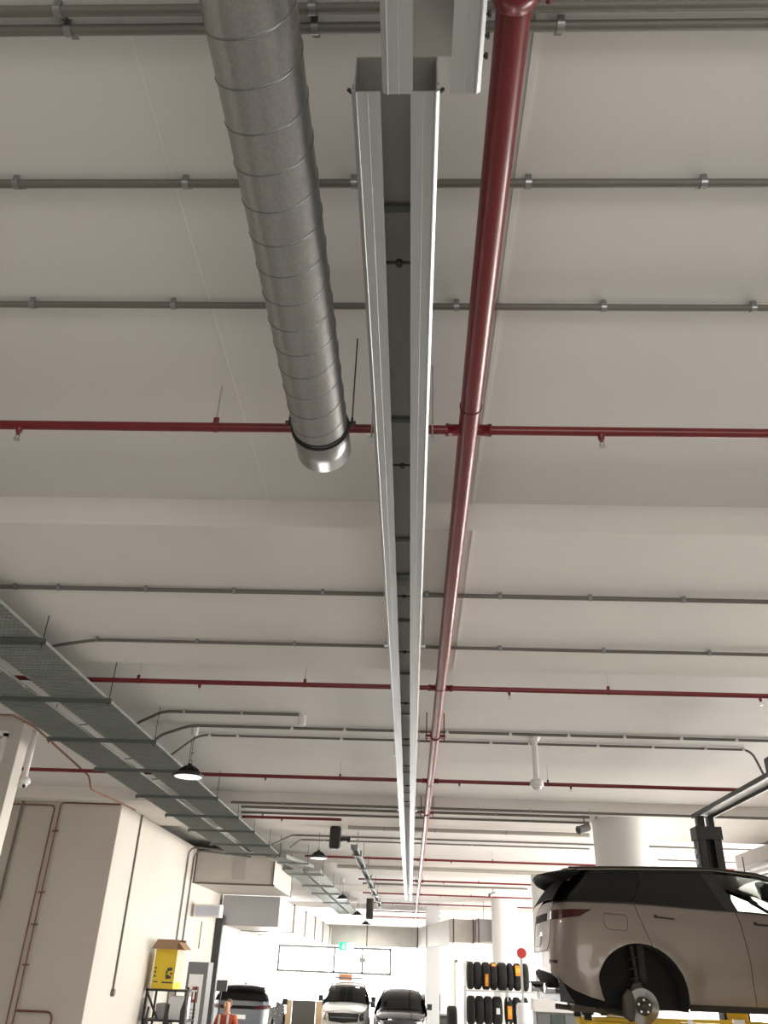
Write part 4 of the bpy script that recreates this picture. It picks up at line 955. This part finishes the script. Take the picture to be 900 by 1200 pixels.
# tyre rack and tyres
YT = 26.0; t0 = aty(545, 1160, YT); t1x = 4.2
rows = [aty(547, 1160.5, YT).z, aty(547, 1201.5, YT).z, aty(547, 1201.5, YT).z-.86]
rr = thing('tyre_rack', 'tall steel rack holding rows of upright tyres left of the raised car', 'rack', (t0.x, YT, 0))
for x in (0, 1.15, t1x-t0.x):
    for y in (-.22, .22): MB().box(x-.02, x+.02, y-.02, y+.02, 0, rows[0]+.1).build('upright', ZINC, rr)
for z in rows:
    for y in (-.2, .2): MB().box(0, t1x-t0.x, y-.02, y+.02, z-.02, z+.02).build('rack_beam', ZINC, rr)
TM = {}
def tyre_mesh(w, R=.335):
    mb = MB().lathe((0, 0, 0), (1, 0, 0), [(.21, -w/2+.02), (.24, -w/2), (R-.05, -w/2), (R-.015, -w/2+.02), (R, -w/2+.045), (R+.003, 0), (R, w/2-.045), (R-.015, w/2-.02), (R-.05, w/2), (.24, w/2), (.21, w/2-.02), (.205, 0), (.21, -w/2+.02)], 40)
    for q in (-.25, 0, .25): mb.tube([(q*w, (R+.001)*math.cos(a), (R+.001)*math.sin(a)) for a in [2*PI*k/40 for k in range(40)]], .004, 4, closed=True)
    return mb
def tyre(x0, x1, z, label, R=.335, y=YT, lab=None, rot=None):
    w = (x1-x0)-.01; k = (round(w, 2), R)
    if k not in TM: o = tyre_mesh(w, R).build('tyre', RUBBER); TM[k] = o.data
    else: o = bpy.data.objects.new('tyre', TM[k]); C.objects.link(o)
    o.location = ((x0+x1)/2, y, z+R); tag(o, label, 'tyre', 'tyres on the steel rack')
    if lab:
        mb = MB(); (aw, ah, dz, mm) = lab
        mb.box(-aw/2, aw/2, -.004, .004, -ah/2, ah/2); l = mb.build('tyre_label', mm, o); a = math.asin(max(-.9, min(.9, dz/R))); l.location = (0, -(R+.006)*math.cos(a), dz); l.rotation_euler = (a*-1, 0, 0)
        if mm is not SIGNW:
            q = MB().box(-aw/2+.02, aw/2-.02, -.006, -.004, -ah*.2, ah*.25).build('label_print', mat('label_yellow', (.85, .55, .05), .5), o); q.location = l.location; q.rotation_euler = l.rotation_euler
    return o
top = [(547, 555), (555, 564), (564.5, 574), (574, 582), (582.5, 593.5), (594, 601), (601.5, 610), (611, 619)]
names = ['first', 'second', 'third', 'fourth', 'fifth', 'sixth', 'seventh', 'eighth']
labs_ = {2: (.09, .3, -.1, ORANGE), 3: (.12, .12, .27, ORANGE), 6: (.14, .28, .15, ORANGE)}
for i, (a, b) in enumerate(top):
    tyre(aty(a, 1145, YT).x, aty(b, 1145, YT).x, rows[0]+.03, 'black tyre on the top row of the tyre rack, %s from the left' % names[i], lab=labs_.get(i))
mid = [(547, 557), (557, 567), (567, 577), (577, 588), (592, 600), (601, 610), (611, 619)]
labs_ = {3: (.1, .14, .0, SIGNW), 4: (.12, .3, -.02, ORANGE), 5: (.1, .14, .0, SIGNW), 6: (.1, .14, 0, SIGNW)}
for i, (a, b) in enumerate(mid):
    tyre(aty(a, 1185, YT).x, aty(b, 1185, YT).x, rows[1]+.03, 'black tyre on the middle row of the tyre rack, %s from the left' % names[i], lab=labs_.get(i))
v0 = aty(522, 1166, 27); v1 = aty(537, 1166, 27)
bk = simplebox('pallet_box', 'box', 'dark red crate under the lone tyre beside the rack', mat('crate_red', (.10, .03, .03), .6), v0.x-.3, v1.x+.35, 26.6, 27.4, 0, v0.z-.95-.26)
tyre(v0.x+.04, v1.x-.04, v0.z-.95-.26+.0, 'lone upright tyre left of the tyre rack', R=.475, y=27)
v2 = aty(543, 1192, 26.9)
# far vehicles
build_car('dark silver SUV seen from behind beside the left post, with two roof fins', (-5.55, 30.9, 0), PI/2, SILVERP, .14, (1, 1, 1.08))
cw = build_car('white pickup facing the camera below the high window', (-2.5, 41.0, 0), -PI/2, WHITEP, .14, (1, 1, 1.13), front='pickup')
MB().box(1.5, 2.3, -.6, .55, 1.86, 1.90).build('roof_rack', GREYP, cw); MB().box(1.9, 2.25, -.45, .1, 1.80, 2.0).build('roof_load', mat('orange_load', (.6, .25, .12), .6), cw, bevel=.03)
build_car('black SUV facing the camera, third vehicle from the left', (-.30, 38.4, 0), -PI/2, BLACKP, .14, (1, 1, 1.06))
build_car('small dark car partly hidden behind the black SUV on its right', (1.15, 44.6, 0), -PI/2, BLACKP, .14, (1, .95, .95))
# board with timber frame and orange carton between the vehicles
YG = 36; g0 = aty(343, 1172, YG); g1 = aty(370, 1172, YG)
bo = thing('display_board', 'dark grey board in a pale frame between the silver SUV and the white pickup', 'board', (g0.x, YG, 0)); wg = g1.x-g0.x
MB().box(0, wg, 0, .05, g0.z-1.15, g0.z).build('board_panel', mat('board_grey', (.10, .095, .085), .6), bo)
MB().box(-.22, -.02, -.02, .07, 0, g0.z).build('board_post', WOOD, bo); MB().box(wg+.02, wg+.25, -.02, .07, 0, g0.z).build('board_post', WOOD, bo)
v = aty(331, 1188, 35); v1 = aty(340, 1188, 35)
v = aty(331, 1188, 36.2); v1 = aty(340, 1188, 36.2); simplebox('orange_carton', 'box', 'small orange carton left of the dark grey board', mat('carton_orange', (.75, .33, .12), .6), v.x, v1.x, 36.2, 36.6, 0, v.z)
v = aty(513, 1165, 44); 
# exit sign and little hanging sign
YE = 41; v0 = aty(397.5, 1104, YE); v1 = aty(408, 1114, YE)
es = thing('exit_sign', 'green illuminated running man exit sign below the far cross duct', 'sign', (v0.x, YE, v1.z)); we = v1.x-v0.x; he = v0.z-v1.z
MB().box(0, we, 0, .06, 0, he).build('sign_box', GREENS, es)
mb = MB().box(we*.45, we*.58, -.01, 0, he*.70, he*.88).prism([(.35, .3), (.5, .65), (.62, .62), (.55, .4), (.72, .25), (.68, .18), (.5, .32), (.42, .12), (.34, .14)], lambda a, b, d: (a*we, d, b*he), -.01, 0).prism([(.25, .45), (.45, .66), (.5, .6), (.3, .4)], lambda a, b, d: (a*we, d, b*he), -.01, 0)
mb.box(we*.78, we*.95, -.01, 0, he*.1, he*.9).build('running_figure', SIGNW, es)
MB().box(we, we*1.6, 0, .05, he*.05, he*.95).build('side_panel', SIGNW, es)
for x in (.1, we-.1): MB().tube([(x, .03, he), (x, .03, underside(41)-v1.z)], .006, 6).build('hanger_rod', ZINC, es)
v0 = aty(420, 1122, 42.5); v1 = aty(428, 1128, 42.5)
o = MB().box(0, v1.x-v0.x, 0, .05, 0, v0.z-v1.z).build('hanging_sign', mat('sign_grey', (.35, .38, .38), .5), bevel=.005); o.location = (v0.x, 43.2, v1.z)
tag(o, 'little grey hanging sign in front of a window mullion', 'sign'); MB().tube([(.17, .02, .2), (.17, .02, ZB-v1.z)], .006, 6).build('hanger_rod', ZINC, o)

# ------------------------------------------------------------------ person
def skinfig(name, joints, edges, m_, parent, sub=2):
    me = bpy.data.meshes.new(name); me.from_pydata([j[0] for j in joints], edges, [])
    o = bpy.data.objects.new(name, me); C.objects.link(o); o.parent = parent; me.materials.append(m_)
    md = o.modifiers.new('skin', 'SKIN'); md.use_smooth_shade = True
    for i, j in enumerate(joints): 
        sv = me.skin_vertices[0].data[i]; rr_ = j[1]; sv.radius = rr_ if isinstance(rr_, tuple) else (rr_, rr_); sv.use_root = (i == 0)
    s_ = o.modifiers.new('sub', 'SUBSURF'); s_.levels = sub; s_.render_levels = sub
    return o
pv = aty(268, 1169, 20.0)
pe_ = thing('person', 'person in an orange work shirt standing in front of the dark silver SUV', 'person', (pv.x, 20.0, 0), PI*.9)
J = [((0, 0, 1.0), (.15, .11)), ((0, 0, 1.18), (.14, .10)), ((0, .0, 1.38), (.17, .11)), ((0, 0, 1.50), (.09, .07)), ((0, .01, 1.58), .055), ((0, .02, 1.68), (.075, .095)), ((0, .02, 1.75), (.07, .085)),
     ((.19, 0, 1.45), .06), ((.25, .02, 1.17), .042), ((.22, .20, 1.02), .032), ((.21, .27, 1.0), .03),
     ((-.19, 0, 1.45), .06), ((-.26, .03, 1.18), .042), ((-.16, .20, 1.25), .032), ((-.12, .26, 1.28), .03),
     ((.10, 0, .90), .09), ((.11, .01, .50), .06), ((.12, -.02, .09), .042), ((.13, .12, .04), .038),
     ((-.10, 0, .90), .09), ((-.11, .01, .50), .06), ((-.12, -.02, .09), .042), ((-.13, .12, .04), .038)]
Ed = [(0, 1), (1, 2), (2, 3), (3, 4), (4, 5), (5, 6), (2, 7), (7, 8), (8, 9), (9, 10), (2, 11), (11, 12), (12, 13), (13, 14), (0, 15), (15, 16), (16, 17), (17, 18), (0, 19), (19, 20), (20, 21), (21, 22)]
skinfig('body', J, Ed, SKIN, pe_)
for hx, hy, hz, s_ in ((.21, .29, .99, 1), (-.12, .28, 1.28, -1)):
    mb = MB()
    for k in range(4):
        b0 = Vector((hx-.03+.02*k, hy, hz)); ln_ = (.07, .08, .075, .06)[k]
        mb.tube([b0, b0+Vector((0, ln_*.5, -.01)), b0+Vector((0, ln_, -.04))], [.010, .009, .007], 8)
    mb.tube([(hx-s_*.035, hy-.02, hz), (hx-s_*.06, hy+.02, hz-.01), (hx-s_*.055, hy+.05, hz-.03)], [.012, .010, .008], 8)
    mb.build('fingers', SKIN, pe_)
shirt = [((0, 0, .98), (.175, .135)), ((0, 0, 1.18), (.165, .125)), ((0, .0, 1.38), (.195, .135)), ((0, 0, 1.47), (.12, .09)), ((.19, 0, 1.45), .075), ((.25, .01, 1.24), .06), ((-.19, 0, 1.45), .075), ((-.26, .02, 1.24), .06)]
skinfig('shirt', shirt, [(0, 1), (1, 2), (2, 3), (2, 4), (4, 5), (2, 6), (6, 7)], HIVIS, pe_)
skinfig('trousers', [((0, 0, .97), (.17, .13)), ((.10, 0, .86), .11), ((.11, .01, .50), .08), ((.12, -.02, .12), .065), ((-.10, 0, .86), .11), ((-.11, .01, .50), .08), ((-.12, -.02, .12), .065)], [(0, 1), (1, 2), (2, 3), (0, 4), (4, 5), (5, 6)], DENIM, pe_)
skinfig('hair', [((0, -.0, 1.77), (.085, .095)), ((0, -.05, 1.71), (.085, .07)), ((0, -.07, 1.62), (.07, .05))], [(0, 1), (1, 2)], HAIR, pe_)
mb = MB()
for sg in (-1, 1): mb.lathe((sg*.03, .105, 1.70), (0, 1, 0), [(.0005, 0), (.011, .003), (.006, .008), (.0005, .009)], 10)
mb.build('eyes', BLACK, pe_)
MB().prism([(-.012, 0), (.012, 0), (0, .05)], lambda a, b, d: (a*(1-d*8), .10+d, 1.655+b), 0, .028).build('nose', SKIN, pe_)
for sg in (-1, 1): MB().box(sg*.1-.02, sg*.1+.02, .115, .135, 1.1, 1.5).build('reflective_strip', REFLECT, pe_)
